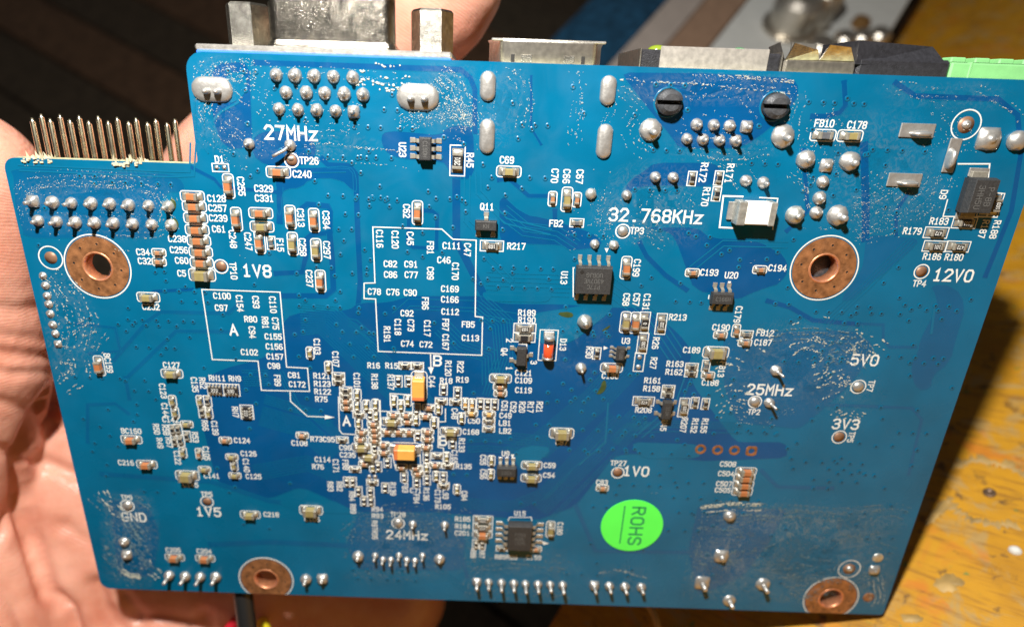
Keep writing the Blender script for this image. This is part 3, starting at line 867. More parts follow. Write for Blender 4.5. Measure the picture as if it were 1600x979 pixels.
# resistor arrays
def rarray(x, y, rot, code):
    q = bp(x, y)
    o = thing_part('resistor_array', q, rot)
    b = MB()
    b.box(0, 0, .03, 2.0, .95, .42, 'rtop', .05)
    b.build('body', o)
    for sg in (-1, 1):
        for i in range(4):
            t_ = MB()
            t_.box(-.75 + i * .5, sg * .52, .02, .30, .34, .46, 'tin', .05)
            t_.box(-.75 + i * .5, sg * .74, .012, .28, .3, .12, 'solder', .05)
            t_.build('terminal', o)
    t_ = MB()
    text(t_, code, 0, 0, 0, .45, .36, .07, .458, 'white')
    t_.build('printed_code', o)
    out_rect(q, 2.35, 1.9, 0 if rot % 2 == 0 else 1)
    comp_px.append((x, y, 16))
rarray(337, 607.5, 0, '222')
rarray(362.2, 608.6, 0, '330')
rarray(386, 643, 1, '222')

# tantalum capacitors
def tant(x, y, rot, L, W, H):
    q = bp(x, y)
    o = thing_part('tantalum_capacitor', q, rot, 'yellow tantalum capacitor lying along the board' if rot == 0 else 'yellow tantalum capacitor standing upright in the picture')
    b = MB()
    b.box(0, 0, .1, L, W, H, 'tantalum', .10)
    b.build('body', o)
    c = MB()
    c.box((L / 2 - .32) * (1 if rot else -1), 0, .098, .68, W + .012, H + .012, 'tantband', .10)
    c.build('polarity_band', o)
    for sg in (-1, 1):
        t_ = MB()
        t_.box(sg * (L / 2 + .05), 0, .03, .12, W * .65, H * .55, 'tin', .03)
        t_.box(sg * (L / 2 + .35), 0, .012, .9, W * .8, .14, 'solder', .06)
        t_.build('terminal', o)
    out_rect(q, L + 1.55, W + .55, 0 if rot == 0 else 1, True)
    comp_px.append((x, y, 26))
tant(655, 602, 1, 3.2, 1.75, 1.7)
tant(633.5, 701, 0, 3.1, 1.75, 1.7)

# red glass diode
q = bp(856.3, 539)
o = thing_part('diode', q, 1, 'red glass diode with black band')
def hlathe(mb, prof, k, n=20, zc_=.80):
    """turned along local x"""
    vs, fs = [], []
    for (x_, r) in prof:
        for i in range(n):
            a = 2 * math.pi * i / n
            vs.append((x_, r * math.cos(a), zc_ + r * math.sin(a)))
    for j in range(len(prof) - 1):
        for i in range(n):
            fs.append([j * n + i, j * n + (i + 1) % n, (j + 1) * n + (i + 1) % n, (j + 1) * n + i])
    fs += [list(range(n)), [(len(prof) - 1) * n + i for i in range(n)]]
    mb.add(vs, fs, k, True)
b = MB(); hlathe(b, [(-.62, .68), (1.38, .70), (1.44, .66)], 'glassred'); b.build('body', o)
b = MB(); hlathe(b, [(-1.18, .66), (-1.14, .70), (-.66, .71), (-.62, .70)], 'glassdark'); b.build('polarity_band', o)
for a0, a1 in ((-1.72, -1.18), (1.44, 1.78)):
    b = MB(); hlathe(b, [(a0, .62), (a0 + .05, .76), (a1 - .05, .76), (a1, .7)], 'solder')
    s_ = -1 if a0 < 0 else 1
    b.box(s_ * 1.75, 0, .012, .9, 1.5, .35, 'solder', .15)
    b.build('terminal', o)
out_rect(q, 4.7, 2.55, 1)
comp_px.append((856, 540, 30))

# moulded power diode
q = bp(1517, 303)
o = thing_part('diode', q, 1, 'large black moulded diode marked P-8B 3HH5U')
b = MB(); taperbox(b, 4.5, 3.3, .1, 2.1, 'epoxy', .18); b.build('body', o)
for sg in (-1, 1):
    b = MB(); b.box(sg * 2.45, 0, .05, .9, 2.0, .5, 'tin', .08); b.box(sg * 2.75, 0, .012, 1.1, 2.5, .22, 'solder', .08); b.build('terminal', o)
b = MB(); text(b, "P-8B", 0, .62, 0, .7, .62, .09, 2.215, 'chiptext'); text(b, "3HH5U", .1, -.55, 0, .7, .62, .09, 2.215, 'chiptext'); b.build('printed_code', o)
comp_px.append((1515, 300, 40))
outl.ribbon([bp(1497, 256), bp(1546, 256), bp(1541, 300)], .18, .0555, 'white')
outl.ribbon([bp(1480, 312), bp(1473, 338), bp(1552, 339), bp(1565, 302), bp(1541, 300)], .15, .0558, 'white')
outl.ribbon([bp(1546, 301), bp(1541, 338)], .15, .0562, 'white')

# resettable fuse with folded metal ends
q = bp(1170, 335)
o = thing_part('fuse', q, 0, 'white block fuse with folded grey metal ends')
b = MB(); b.box(.2, .45, .25, 3.9, 2.9, 1.8, 'fuse', .16); b.build('body', o)
for sg in (-1, 1):
    b = MB()
    b.box(.2 + sg * 1.95, .45, .20, 1.1 if sg < 0 else .85, 3.05, 1.93, 'old_solder', .10)
    b.box(.2 + sg * 2.6, .45, .012, 1.1, 2.4, .34, 'solder', .12)
    b.build('terminal', o)
outl.ribbon([bp(1160, 307), bp(1130, 306), bp(1124, 355), bp(1145, 356)], .22, .0566, 'white')
outl.ribbon([bp(1187, 308.5), bp(1215, 310), bp(1207, 358)], .15, .0570, 'white')
comp_px.append((1170, 340, 50))

# ------------------------------------------------------------------ solder joints
joint_cache = {}
def joint(x, y, r, h=.9, pin=.32, sq=0.0, k='solder', lean=(0, 0), dome=.85, label=None):
    key = (round(r, 2), round(h, 2), round(pin, 2), sq, k, lean, dome, random.randint(0, 4))
    if key not in joint_cache:
        m_ = MB()
        d = r * dome
        prof = [(r, .012), (r * .99, d * .18), (r * .93, d * .45), (r * .78, d * .72), (r * .55, d * .92)]
        if h > d + .05:
            prof += [(max(pin * 1.15, .2), d * 1.02), (pin, min(h - .08, d + .2)), (pin * .85, h - .02), (pin * .5, h + .03), (0, h + .05)]
        else:
            prof += [(r * .25, d), (0, d * 1.02)]
        m_.lathe(0, 0, prof, k, 18, sq, True, jit=.10, lean=lean)
        joint_cache[key] = m_.mesh('solder_joint')
    q = bp(x, y)
    comp_px.append((x, y, r * 11 + 5))
    jo = put('solder_joint', joint_cache[key], board, (q[0], q[1], 0), 0 if sq or lean != (0, 0) else random.uniform(0, 6), label)
    k_ = random.uniform(.93, 1.06)
    jo.scale = (k_, k_ * random.uniform(.96, 1.04), random.uniform(.85, 1.12))
    return jo

for i, (x, y) in enumerate([(52.4, 314), (83, 315.6), (112.4, 316.8), (143, 317.4), (172.4, 318), (201.8, 319.9), (233, 321), (263.9, 322), (60.5, 344.4), (89.4, 346), (118.8, 347), (148.7, 348), (178, 348.3), (208.2, 349.5), (238, 350.6), (268.2, 351.3)]):
    joint(x, y, .80, 1.5, .30, .9 if i == 0 else 0, 'old_solder' if i in (7, 15) else 'solder')
for i, (x, y) in enumerate([(432, 117.5), (461.3, 118.3), (491.2, 119.3), (521.3, 120), (551.5, 121.3), (447.3, 144.8), (478.7, 145), (507.8, 145.6), (538, 146.9), (567.3, 148.1), (436.3, 170.6), (465.6, 171.6), (495, 172.4), (524.4, 173.7), (552.7, 175)]):
    joint(x, y, .80, 1.35, .28, .9 if i == 14 else 0)
for i, (x, y) in enumerate([(1088, 194.6), (1114.7, 195.4), (1139.7, 196.7), (1166, 198), (1072.8, 217), (1097.6, 217.9), (1123.6, 218.9), (1149, 220)]):
    joint(x, y, .74, 1.5, .26, .95 if i == 3 else 0)
joint(1015.8, 203, 1.45, 1.7, .4, 0, 'solder', (0.15, -.15), .45)
for x, y in [(1023.4, 276.5), (1051.5, 277.3), (1165, 282.4), (1192, 285)]:
    joint(x, y, .72, 1.4, .25)
joint(1222.5, 212, 1.45, 1.7, .4, 0, 'solder', (.15, -.15), .5)
joint(1258, 249, 1.22, 1.3, .35, 0, 'solder', (0, 0), .7)
joint(1290.7, 258.6, .85, 1.0, .3, .95, 'solder', (0, 0), .6)
joint(1326, 251.7, 1.22, 1.5, .4, 0, 'solder', (.2, -.1), .7)
for x, y in [(1285, 284), (1279.7, 309), (1274.6, 332)]:
    joint(x, y, .80, 1.0, .28)
joint(1240.9, 335.5, 1.30, 1.5, .4, 0, 'old_solder', (0, 0), .75)
joint(1307.3, 336, 1.25, 1.6, .4, 0, 'solder', (.2, -.1), .7)
joint(1543.5, 217, 1.35, 1.0, .4, .95, 'solder', (0, 0), .6)
joint(1587.7, 219.7, 1.2, 1.0, .4)
joint(923, 302.8, .75, .5, .3, 0, 'old_solder'); joint(978.7, 304.8, .68, .8, .25)
joint(929, 381.2, .66, .9, .25, 0, 'old_solder'); joint(958.8, 382.7, .66, .9, .25, 0, 'old_solder')
joint(913.5, 502, 1.05, 1.3, .3, 0, 'old_solder', (0, 0), .9); joint(907.4, 574, .78, 1.7, .22, 0, 'old_solder')
joint(389.5, 224.8, .68, 1.4, .2)
joint(453.6, 227.3, .72, .9, .25)
for x, y in [(1211.3, 578), (1201, 628)]:
    joint(x, y, .78, 1.8, .22, 0, 'solder', (.25, -.1))
for i, x in enumerate((745.1, 763.6, 783.3, 802.6, 820.9, 840.2, 859.5, 878.8)):
    joint(x, 907.5 + i * .7, .72, 2.0, .30, .95 if i == 0 else 0)
for i, (x, y) in enumerate(((928.2, 912.5), (951.6, 913.5), (975.9, 914.5), (1001.7, 915.5))):
    joint(x, y, .80, 1.8, .3, .95 if i == 0 else 0)
joint(1126.7, 867.4, 1.15, .9, .4, .95, 'solder', (0, 0), .5)
joint(1097, 909, 1.15, 1.8, .4, .95, 'solder', (0, 0), .5)
joint(1191.7, 911, 1.2, 1.9, .4, 0, 'solder', (0, 0), .5)
joint(1139, 936.5, 1.1, 1.8, .4, 0, 'solder', (0, 0), .5)
joint(1139.8, 805, .95, .8, .4, 0, 'solder', (0, 0), .7)
joint(1371.5, 870.4, .85, .2, .3, 0, 'old_solder', (0, 0), .3); joint(1365.4, 888.7, .85, .7, .3, .95, 'solder', (0, 0), .7)
for x, y, r in ((559.8, 867.4, .95), (586.3, 866.4, .58), (598.5, 872.5, .56), (611, 872.5, .56), (623.5, 866.4, .58), (635.7, 873.5, .56), (648.5, 874.5, .56), (660.3, 866.4, .58), (686.7, 872, .95)):
    joint(x, y, r, 1.5 if r < .9 else 1.2, .24)
joint(694.9, 818.6, .72, 1.5, .25); joint(645, 817.6, .68, 1.4, .25)
joint(194.5, 845, .85, .9, .3); joint(199, 865, .85, .9, .3, .95)
for x, y in ((265, 897), (290, 898.6), (313.7, 899.3), (337.5, 900)):
    joint(x, y, .92, 2.0, .32)
joint(478.5, 903, .95, 1.5, .3); joint(504, 902.5, .95, 1.2, .3, .95)
for i, (x, y) in enumerate(((67.7, 430.5), (71.5, 445.8), (74, 462), (76.6, 475), (79, 490), (83, 507), (87, 521), (91, 537))):
    joint(x, y, .58, .4, .2, .95 if i == 7 else 0, 'solder', (0, 0), .5)
for x, y in ((999.4, 557.5), (997.3, 572.8), (577, 743.8), (585.8, 743.9)):
    joint(x, y, .36, .3, .1, .3, 'solder', (0, 0), .7)
out_rect(bp(998.5, 565), 2.9, 1.4, 1)

# long oval joints with two tab ends (video connector) and plain ones
def oval(x, y, hx, r, rot, tabs, hgt=.5):
    q = bp(x, y)
    m_ = MB()
    m_.lathe(0, 0, [(r, .012), (r * .98, hgt * .35), (r * .85, hgt * .75), (r * .55, hgt), (0, hgt * 1.04)], 'solder', 28, 0, True, jit=.03, sx=hx)
    o = m_.build('solder_joint', board, loc=(q[0], q[1], 0), rot=-rot * math.pi / 2)
    for tx in tabs:
        t_ = MB()
        t_.lathe(tx, -.2, [(.55, hgt * .8), (.48, hgt + .5), (.3, hgt + .95), (0, hgt + 1.05)], 'solder', 12, .3, True, ax=.9, ay=.7, jit=.1)
        t_.build('tab', o)
    comp_px.append((x, y, 34))
oval(332, 140, 1.05, 1.5, 0, (-.5, .85))
oval(653, 152, 1.05, 1.6, 0, (-.85, .85))
for x, y, hx in ((762.2, 134.9, .78), (761, 213.3, 1.15), (950, 141.8, .78), (944.3, 221, 1.15)):
    oval(x, y, hx, .98, 1, ())

# flat tabs of the power socket
def flat_tab(x, y, rot, L, Wd):
    q = bp(x, y)
    o = thing_part('socket_tab', q, rot)
    m_ = MB(); m_.box(0, 0, .012, L, Wd, .22, 'solder', .1); m_.build('pad', o)
    m_ = MB()
    m_.lathe(.35, -.35, [(1.0, .2), (.9, .7), (.7, 1.15), (.4, 1.3), (0, 1.32)], 'solder', 18, 0, True, ax=1.35, ay=.42, jit=.04)
    m_.build('tab', o)
    comp_px.append((x, y, 32))
flat_tab(1432, 204, 0, 4.3, 1.7)
flat_tab(1412, 281, 0, 4.3, 1.7)
flat_tab(1486, 243, 1, 4.2, 1.5)

# bent crystal wire at 27MHz
m_ = MB()
q = bp(453.6, 227.3)
m_.tube([(q[0], q[1], .5), (q[0] - .5, q[1] - .5, .9), (q[0] - 1.6, q[1] - 1.1, 1.1), (q[0] - 2.0, q[1] - 1.3, 1.1)], .2, 'solder', 8)
m_.build('wire_end', board, label='cut wire end bent over beside the marking 27MHz')

# ------------------------------------------------------------------ test pads, bare copper, mounting holes
def ring(q, r, wd=.16):
    oz[0] += .0001
    pts = circle(q, r, 36)
    outl.ribbon(pts + [pts[0]], wd, oz[0], 'white')

def test_pad(x, y, rr, rp, k):
    q = bp(x, y)
    ring(q, rr)
    m_ = MB()
    if k == 'copper':
        m_.lathe(0, 0, [(rp, .012), (rp, .055), (0, .058)], 'padcopper', 24)
    elif k == 'half':
        m_.lathe(0, 0, [(rp, .012), (rp, .055), (0, .058)], 'padcopper', 24)
        m_.lathe(-.1, .25, [(rp * .7, .046), (rp * .5, .2), (0, .25)], 'solder', 16, ay=.6)
    else:
        m_.lathe(0, 0, [(rp, .012), (rp * .9, .22), (rp * .55, .42), (0, .48)], 'solder', 20)
    m_.build('test_pad', board, loc=(q[0], q[1], 0))
    comp_px.append((x, y, rr * 11 + 4))
test_pad(345.6, 416, .95, .72, 'copper'); test_pad(455.9, 250.4, .9, .7, 'half'); test_pad(972.9, 361, .92, .7, 'solder'); test_pad(1439.6, 424, .98, .74, 'copper')
test_pad(1179.3, 627, .95, .78, 'solder'); test_pad(1340.7, 603.5, 1.05, .8, 'solder'); test_pad(1311, 682, 1.05, .8, 'copper'); test_pad(965.2, 737.5, .95, .72, 'copper')
test_pad(622.2, 816.2, 1.0, .78, 'solder'); test_pad(199.5, 789, 1.05, .8, 'solder'); test_pad(323.7, 782.9, 1.0, .7, 'copper')
test_pad(79.7, 402.4, 1.6, .85, 'copper')
for x, y, rr, rp in ((1509, 195, 1.78, 1.0), (1326.7, 887.7, 1.75, 1.0)):
    test_pad(x, y, rr, rp, 'copper')
    joint(x, y - .5, .55, .5, .2, 0, 'solder', (0, 0), .8)
q = bp(1357, 932)
m_ = MB(); m_.lathe(0, 0, [(.95, .012), (.95, .04), (.5, .045), (0, .02)], 'copper', 20); m_.build('test_pad', board, loc=(q[0], q[1], 0))

for i, (x, y) in enumerate(THR):
    q = bp(x, y)
    m_ = MB()
    m_.lathe(0, 0, [(.84, .012), (.84, .05), (.46, .055), (.43, -TH - .02)], 'copper', 16, .97 if i == 3 else 0, False)
    m_.build('through_hole', board, loc=(q[0], q[1], 0))
    comp_px.append((x, y, 15))

for x, y, _ in MOUNT:
    q = bp(x, y)
    o = thing_part('mounting_hole', q, 0)
    ymin = yb - q[1] + .05
    def clipring(r0, r1, z0, z1, k, n=56):
        vs, fs = [], []
        for r, z in ((r0, z0), (r0, z1), (r1, z1), (r1, z0)):
            for i in range(n):
                a = 2 * math.pi * i / n
                vs.append((r * math.cos(a), max(r * math.sin(a), ymin), z))
        for j in range(3):
            for i in range(n):
                fs.append([j * n + i, j * n + (i + 1) % n, (j + 1) * n + (i + 1) % n, (j + 1) * n + i])
        m = MB(); m.add(vs, fs, k); return m
    clipring(1.95, 4.25, .012, .06, 'copper').build('copper_ring', o)
    clipring(4.42, 4.58, .030, .047, 'white').build('printed_ring', o)
    m_ = MB()
    m_.lathe(0, 0, [(2.12, .062), (2.08, .12), (1.95, .14), (1.83, .08), (1.72, -.25), (1.70, -TH), (2.6, -TH - .03)], 'barrel', 40, 0, True, jit=.012)
    m_.build('plated_barrel', o)
    for i in range(8):
        a = math.radians(i * 45 + 22.5 + 60)
        xx, yy = 3.2 * math.cos(a), 3.2 * math.sin(a)
        if yy < ymin + .3:
            continue
        m_ = MB()
        m_.lathe(xx, yy, [(.30, .062), (.26, .085), (.17, .080), (.16, .064)], 'copper', 12)
        m_.lathe(xx, yy, [(.165, .066), (0, .0665)], 'dark', 10, 0, False)
        m_.build('via', o)
    comp_px.append((x, y, 60))

# ------------------------------------------------------------------ printed boxes and arrows
def ol(pts, wd=.145):
    oz[0] += .0001
    outl.ribbon([bp(*p) for p in pts], wd, oz[0], 'white')
A_BOX = [(315.6, 451.8), (437.8, 456), (448, 572.8), (480.7, 574.5), (483.8, 610.6), (408.7, 609), (403.4, 563.6), (332, 561), (315.6, 451.8)]
B_BOX = [(582.6, 354.4), (690.3, 357.7), (707.7, 373.5), (744, 375), (742.5, 494), (754, 495), (752.7, 554.4), (591, 548.3), (587, 466.6), (569, 466), (569, 442), (586, 441.6), (582.6, 354.4)]
ol(A_BOX); ol(B_BOX)
ol([(453.5, 612), (454, 626), (480.7, 649.6), (509, 650.6)])
ol([(672.8, 553.5), (673.4, 573)])
zz = oz[0] + .001
a, b, c = bp(508, 647.5), bp(523, 651.3), bp(507.5, 654)
outl.add([(p[0], p[1], zz) for p in (a, b, c)], [[0, 1, 2]], 'white')
a, b, c = bp(669, 573), bp(673.6, 584), bp(678, 573)
outl.add([(p[0], p[1], zz) for p in (a, b, c)], [[0, 1, 2]], 'white')
for tri in ([(944.5, 387.5), (951, 387.5), (947.8, 394.5)], [(1136.8, 439), (1142, 439), (1139.4, 446)], [(798, 709), (803.5, 709), (800.7, 716)], [(943, 540), (943, 546), (950, 543)], [(846.5, 844), (849, 850), (858, 848)]):
    zz += .0002
    outl.add([(*bp(*p), zz) for p in tri], [[0, 1, 2]], 'white')
ol([(529, 619.5), (530.5, 671), (535, 677), (555, 678)])
ol([(609.5, 614), (611.5, 641.5)]); ol([(609.5, 614), (641, 616)]); ol([(594, 641.5), (645, 643)]); ol([(594, 625), (595, 668), (600, 672)])
ol([(685.5, 652), (684.5, 698), (693, 699), (693, 721)]); ol([(696, 638), (696, 658), (686, 658)])
ol([(597, 689), (608, 690), (610, 693), (617, 727), (622, 731)]); ol([(656, 702), (657.5, 725), (662, 729)]); ol([(597, 680.5), (647, 681), (648.5, 690)])
ol([(895.5, 463), (895.5, 418), (897, 418)]); ol([(1107, 466), (1107.5, 461)]); ol([(811, 537), (823, 537.5), (822.5, 574)]); ol([(749, 349), (745, 349), (744.5, 359)]); ol([(772, 350), (775, 350), (775, 360)])
ol([(794, 812), (796, 807), (830, 807), (831, 812)])
ol([(343, 262), (343.5, 262.5)], .05)
out_rect(bp(344.8, 262), 2.1, 1.0, 0)
outl.build('component_outlines', board, kind='stuff', label='white printed outlines, boxes and arrows')
for x in (338.5, 350.5):
    joint(x, 261.8, .28, .2, .1, .3, 'solder', (0, 0), .5)

# ------------------------------------------------------------------ vias
mb = MB()
pts_v = []
label_px = [(float(a.split()[1]), float(a.split()[2]), (5 * len(a.split()[0]) + 4, 10) if a.split()[3] == '0' else (10, 5 * len(a.split()[0]) + 4)) for a in SMALL.replace('\n', ';').split(';')]
label_px += [(x, y, (9 * len(s) + 6, 18)) for s, x, y, r in LARGE]
def on_label(x, y):
    return any(abs(x - a) < b[0] and abs(y - c) < b[1] for a, c, b in label_px)
tries = 0
hot = [(450, 430), (640, 300), (600, 380), (1060, 780), (1350, 520), (1330, 720), (700, 500), (880, 640), (1200, 340), (250, 480), (200, 640), (1100, 640), (600, 560)]
while len(pts_v) < 560 and tries < 30000:
    tries += 1
    if random.random() < .4:
        hx, hy = random.choice(hot)
        x, y = random.gauss(hx, 70), random.gauss(hy, 60)
    else:
        x, y = random.uniform(30, 1580), random.uniform(100, 930)
    q = bp(x, y)
    if q[0] < xl + 2 or q[0] > xr - 1.2 or q[1] > ytop - 1.5 or q[1] < yb + 1.5 or (q[0] < nxa + 1.5 and q[1] > ntop - 2):
        continue
    if any((x - a) ** 2 + (y - b) ** 2 < (c + 2) ** 2 for a, b, c in comp_px):
        continue
    if on_label(x, y) or any((x - a) ** 2 + (y - b) ** 2 < 130 for a, b in pts_v):
        continue
    pts_v.append((x, y))
    if random.random() < .35:                    # short rows, as board makers lay them out
        for k_ in range(1, random.randint(2, 5)):
            x2, y2 = x + k_ * random.uniform(20, 24), y + k_ * .8
            q2 = bp(x2, y2)
            if q2[0] < xr - 2 and not on_label(x2, y2) and not any((x2 - a) ** 2 + (y2 - b) ** 2 < (c + 2) ** 2 for a, b, c in comp_px):
                pts_v.append((x2, y2))
for x, y in pts_v:
    q = bp(x, y)
    mb.lathe(q[0], q[1], [(.36, .045), (.29, .085), (.21, .10), (.15, .07)], 'pour', 8)
    mb.lathe(q[0], q[1], [(.155, .066), (0, .055)], 'hole', 8, 0, False)
mb.build('vias', board, kind='stuff', label='small mask-covered via holes')

# ------------------------------------------------------------------ dried flux: flakes left along brush strokes
mb = MB()
def flake(x, y, ang, l, wd, k):
    n_ = random.choice((4, 5, 5, 6))
    ca, sa = math.cos(ang), math.sin(ang)
    z = .066 + random.random() * .03
    vs = []
    for i in range(n_):
        t = 2 * math.pi * (i + random.uniform(-.2, .2)) / n_
        u, v_ = math.cos(t) * l / 2, math.sin(t) * wd / 2
        vs.append((x + u * ca - v_ * sa, y + u * sa + v_ * ca, z + random.uniform(0, .02)))
    mb.add(vs, [list(range(n_))], k)

def stroke(pts, n_, spread, k='flux', l=(.06, .24), wd=(.035, .085), wob=.6):
    """flakes strewn along a bowed brush stroke"""
    q = [Vector(bp(*p)) for p in pts]
    seg = [(q[i + 1] - q[i]).length for i in range(len(q) - 1)]
    tot = sum(seg)
    ph = [random.uniform(0, 6.28) for _ in range(3)]
    lanes = [random.gauss(0, spread / 9.0) for _ in range(max(4, int(spread / 2)))]
    clump = [random.random() for _ in range(14)]
    for _ in range(int(n_ * .8)):
        t = random.random()
        if random.random() > .25 + clump[int(t * 13.99)]:
            continue
        d = t * tot
        i = 0
        while i < len(seg) - 1 and d > seg[i]:
            d -= seg[i]; i += 1
        p = q[i].lerp(q[i + 1], min(1, d / max(seg[i], 1e-6)))
        dr = (q[i + 1] - q[i]).normalized()
        off = random.choice(lanes) + random.gauss(0, .045) + .25 * math.sin(t * 9 + ph[0]) * wob
        p = p + Vector((-dr.y, dr.x)) * off
        if not (xl + .6 < p.x < xr - .6 and yb + .5 < p.y < ytop - .6):
            continue
        if p.x < nxa + .8 and p.y > ntop - .8:
            continue
        s_ = random.random() ** 2
        flake(p.x, p.y, math.atan2(dr.y, dr.x) + random.gauss(0, .35), l[0] + (l[1] - l[0]) * s_, wd[0] + (wd[1] - wd[0]) * random.random(), k)

def ell(cx, cy, rx, ry, a0, a1, n_=18):
    return [(cx + rx * math.cos(math.radians(a0 + (a1 - a0) * i / n_)), cy + ry * math.sin(math.radians(a0 + (a1 - a0) * i / n_))) for i in range(n_ + 1)]

# header, upper left
for d in range(0, 34, 8):
    stroke([(40 + d * .4, 360 - d), (28 + d * .6, 310), (36 + d, 284 + d * .4), (110, 276 + d * .6), (200, 279 + d * .5), (246, 300 + d * .3), (262, 330), (255, 360)], 260, 6)
stroke([(180, 362), (215, 370), (256, 366)], 150, 9); stroke([(50, 355), (120, 366), (180, 362)], 60, 8)
stroke([(55, 330), (140, 334), (270, 338)], 160, 6)
# video connector
for d in range(0, 60, 9):
    stroke([(306 + d * .4, 200 - d * .5), (304 + d * .6, 130), (320 + d * .7, 102 + d * .25), (360, 98 + d * .3), (400, 102 + d * .4)], 140, 7)
stroke([(310, 160), (330, 190), (345, 222), (390, 236)], 200, 14); stroke([(340, 180), (372, 200), (390, 220)], 200, 16)
stroke([(395, 100), (470, 104), (560, 108), (640, 112)], 220, 6); stroke([(555, 118), (600, 126), (640, 128)], 90, 10, l=(.2, .6), wd=(.15, .35))
for d in range(0, 50, 8):
    stroke([(690 - d * .3, 112 + d * .3), (716 - d * .3, 130 + d * .5), (728 - d * .5, 160), (742, 195 + d * .1)], 130, 8)
    stroke([(620 + d * .8, 200 - d * .3), (640, 186 - d * .2), (690, 178 - d * .3), (735, 196 - d * .3)], 90, 8)
stroke([(400, 130), (425, 140), (440, 165), (500, 190), (560, 186)], 190, 12); stroke([(420, 195), (470, 200), (530, 186), (560, 200)], 140, 12)
stroke([(470, 232), (520, 226), (600, 238), (660, 246)], 230, 6); stroke([(400, 236), (450, 246), (500, 244)], 90, 8)
# hdmi
for x0 in (772, 905, 918):
    stroke([(x0, 108), (x0 + 4, 150), (x0 - 2, 200), (x0 - 4, 235)], 80, 9)
stroke([(775, 105), (800, 112), (816, 125), (820, 160), (815, 200)], 200, 8); stroke([(952, 130), (960, 165), (950, 200)], 90, 8)
stroke([(960, 116), (1010, 122), (1060, 126), (1110, 128), (1170, 132), (1235, 142)], 620, 8, l=(.15, .55)); stroke([(1080, 120), (1150, 124), (1215, 126)], 200, 6)
stroke([(975, 125), (1005, 145), (1020, 165)], 120, 12); stroke([(1062, 140), (1085, 150), (1100, 140), (1160, 150), (1190, 180)], 180, 12)
stroke([(990, 180), (975, 200), (990, 225), (1010, 240)], 220, 14); stroke([(1050, 192), (1090, 206), (1170, 208)], 90, 5); stroke([(1080, 238), (1120, 242), (1170, 246), (1200, 235)], 200, 8)
stroke([(1245, 130), (1249, 160), (1240, 200), (1235, 230)], 160, 7)
# crystal by 32.768
for _ in range(9):
    x0, y0 = random.uniform(935, 1090), random.uniform(285, 330)
    stroke([(x0, y0), (x0 - 12, y0 + 30), (x0 + 6, y0 + 60)], 45, 8)
stroke([(985, 370), (1010, 368), (1040, 382)], 120, 9); stroke([(880, 375), (920, 360), (960, 350)], 50, 8); stroke([(1130, 245), (1150, 262), (1162, 290)], 90, 9)
# power socket: fanned strokes
for r in range(60, 190, 13):
    stroke(ell(1330, 262, r * .9, r * .62, 8, 88), int(r * .8), 5); 
    if r < 150:
        stroke(ell(1360, 250, r * .8, r * .75, 150, 235), int(r * .45), 5)
    if r < 130:
        stroke(ell(1400, 250, r, r * .8, -60, 0), int(r * .35), 4)
stroke([(1230, 275), (1250, 290), (1262, 325)], 60, 5, l=(.2, .5)); stroke([(1250, 345), (1300, 352), (1400, 350)], 120, 7)
stroke([(1400, 138), (1440, 146), (1500, 150)], 90, 6); stroke([(1520, 145), (1560, 160), (1590, 190)], 90, 8)
# left edge column
for d in range(0, 60, 12):
    stroke([(62 + d * .5, 425), (78 + d, 450 + d * .3), (96 + d, 500), (104 + d * .5, 545)], 70, 8, l=(.12, .4), wd=(.06, .16))
stroke([(95, 555), (118, 560), (122, 585), (95, 600)], 160, 12, l=(.12, .45), wd=(.06, .2)); stroke([(130, 520), (152, 515), (140, 540)], 90, 9, l=(.2, .7))
# 25MHz
for _ in range(16):
    x0, y0 = random.choice(((1180, 530), (1260, 520), (1330, 530), (1150, 570), (1145, 620), (1300, 560), (1330, 600), (1290, 640)))
    x0 += random.gauss(0, 14); y0 += random.gauss(0, 10)
    stroke([(x0 - 25, y0 + 8), (x0, y0 - 6), (x0 + 25, y0 + 4)], 46, 9, l=(.2, .6), wd=(.08, .25), k=random.choice(('flux', 'flux', 'fluxdull')))
stroke([(1210, 516), (1290, 512), (1340, 520), (1362, 545), (1358, 575)], 420, 6, k='fluxdull', l=(.15, .55), wd=(.06, .2)); stroke([(1150, 655), (1200, 662), (1240, 640)], 90, 6)
# bottom right: a smeared film with a bright rim
stroke([(1095, 795), (1130, 788), (1200, 794), (1300, 800), (1400, 792), (1418, 800)], 700, 5, k='fluxdull', l=(.15, .55), wd=(.06, .2)); stroke([(1095, 795), (1110, 790), (1190, 788)], 260, 5, l=(.2, .7), wd=(.1, .3))
for _ in range(46):
    x0, y0 = random.uniform(1100, 1390), random.uniform(800, 935)
    stroke([(x0 - 35, y0 + random.uniform(-8, 8)), (x0, y0), (x0 + 35, y0 + random.uniform(-12, 8))], 60, 6, k='fluxdull', l=(.15, .55), wd=(.06, .2))
stroke([(1100, 800), (1092, 850), (1082, 900), (1078, 935)], 150, 7, k='fluxdull', l=(.15, .55), wd=(.06, .2)); stroke([(1365, 900), (1372, 925), (1366, 945)], 190, 8, l=(.2, .7)); stroke([(1240, 940), (1300, 905), (1340, 860)], 120, 6, k='fluxdull', l=(.15, .55), wd=(.06, .2))
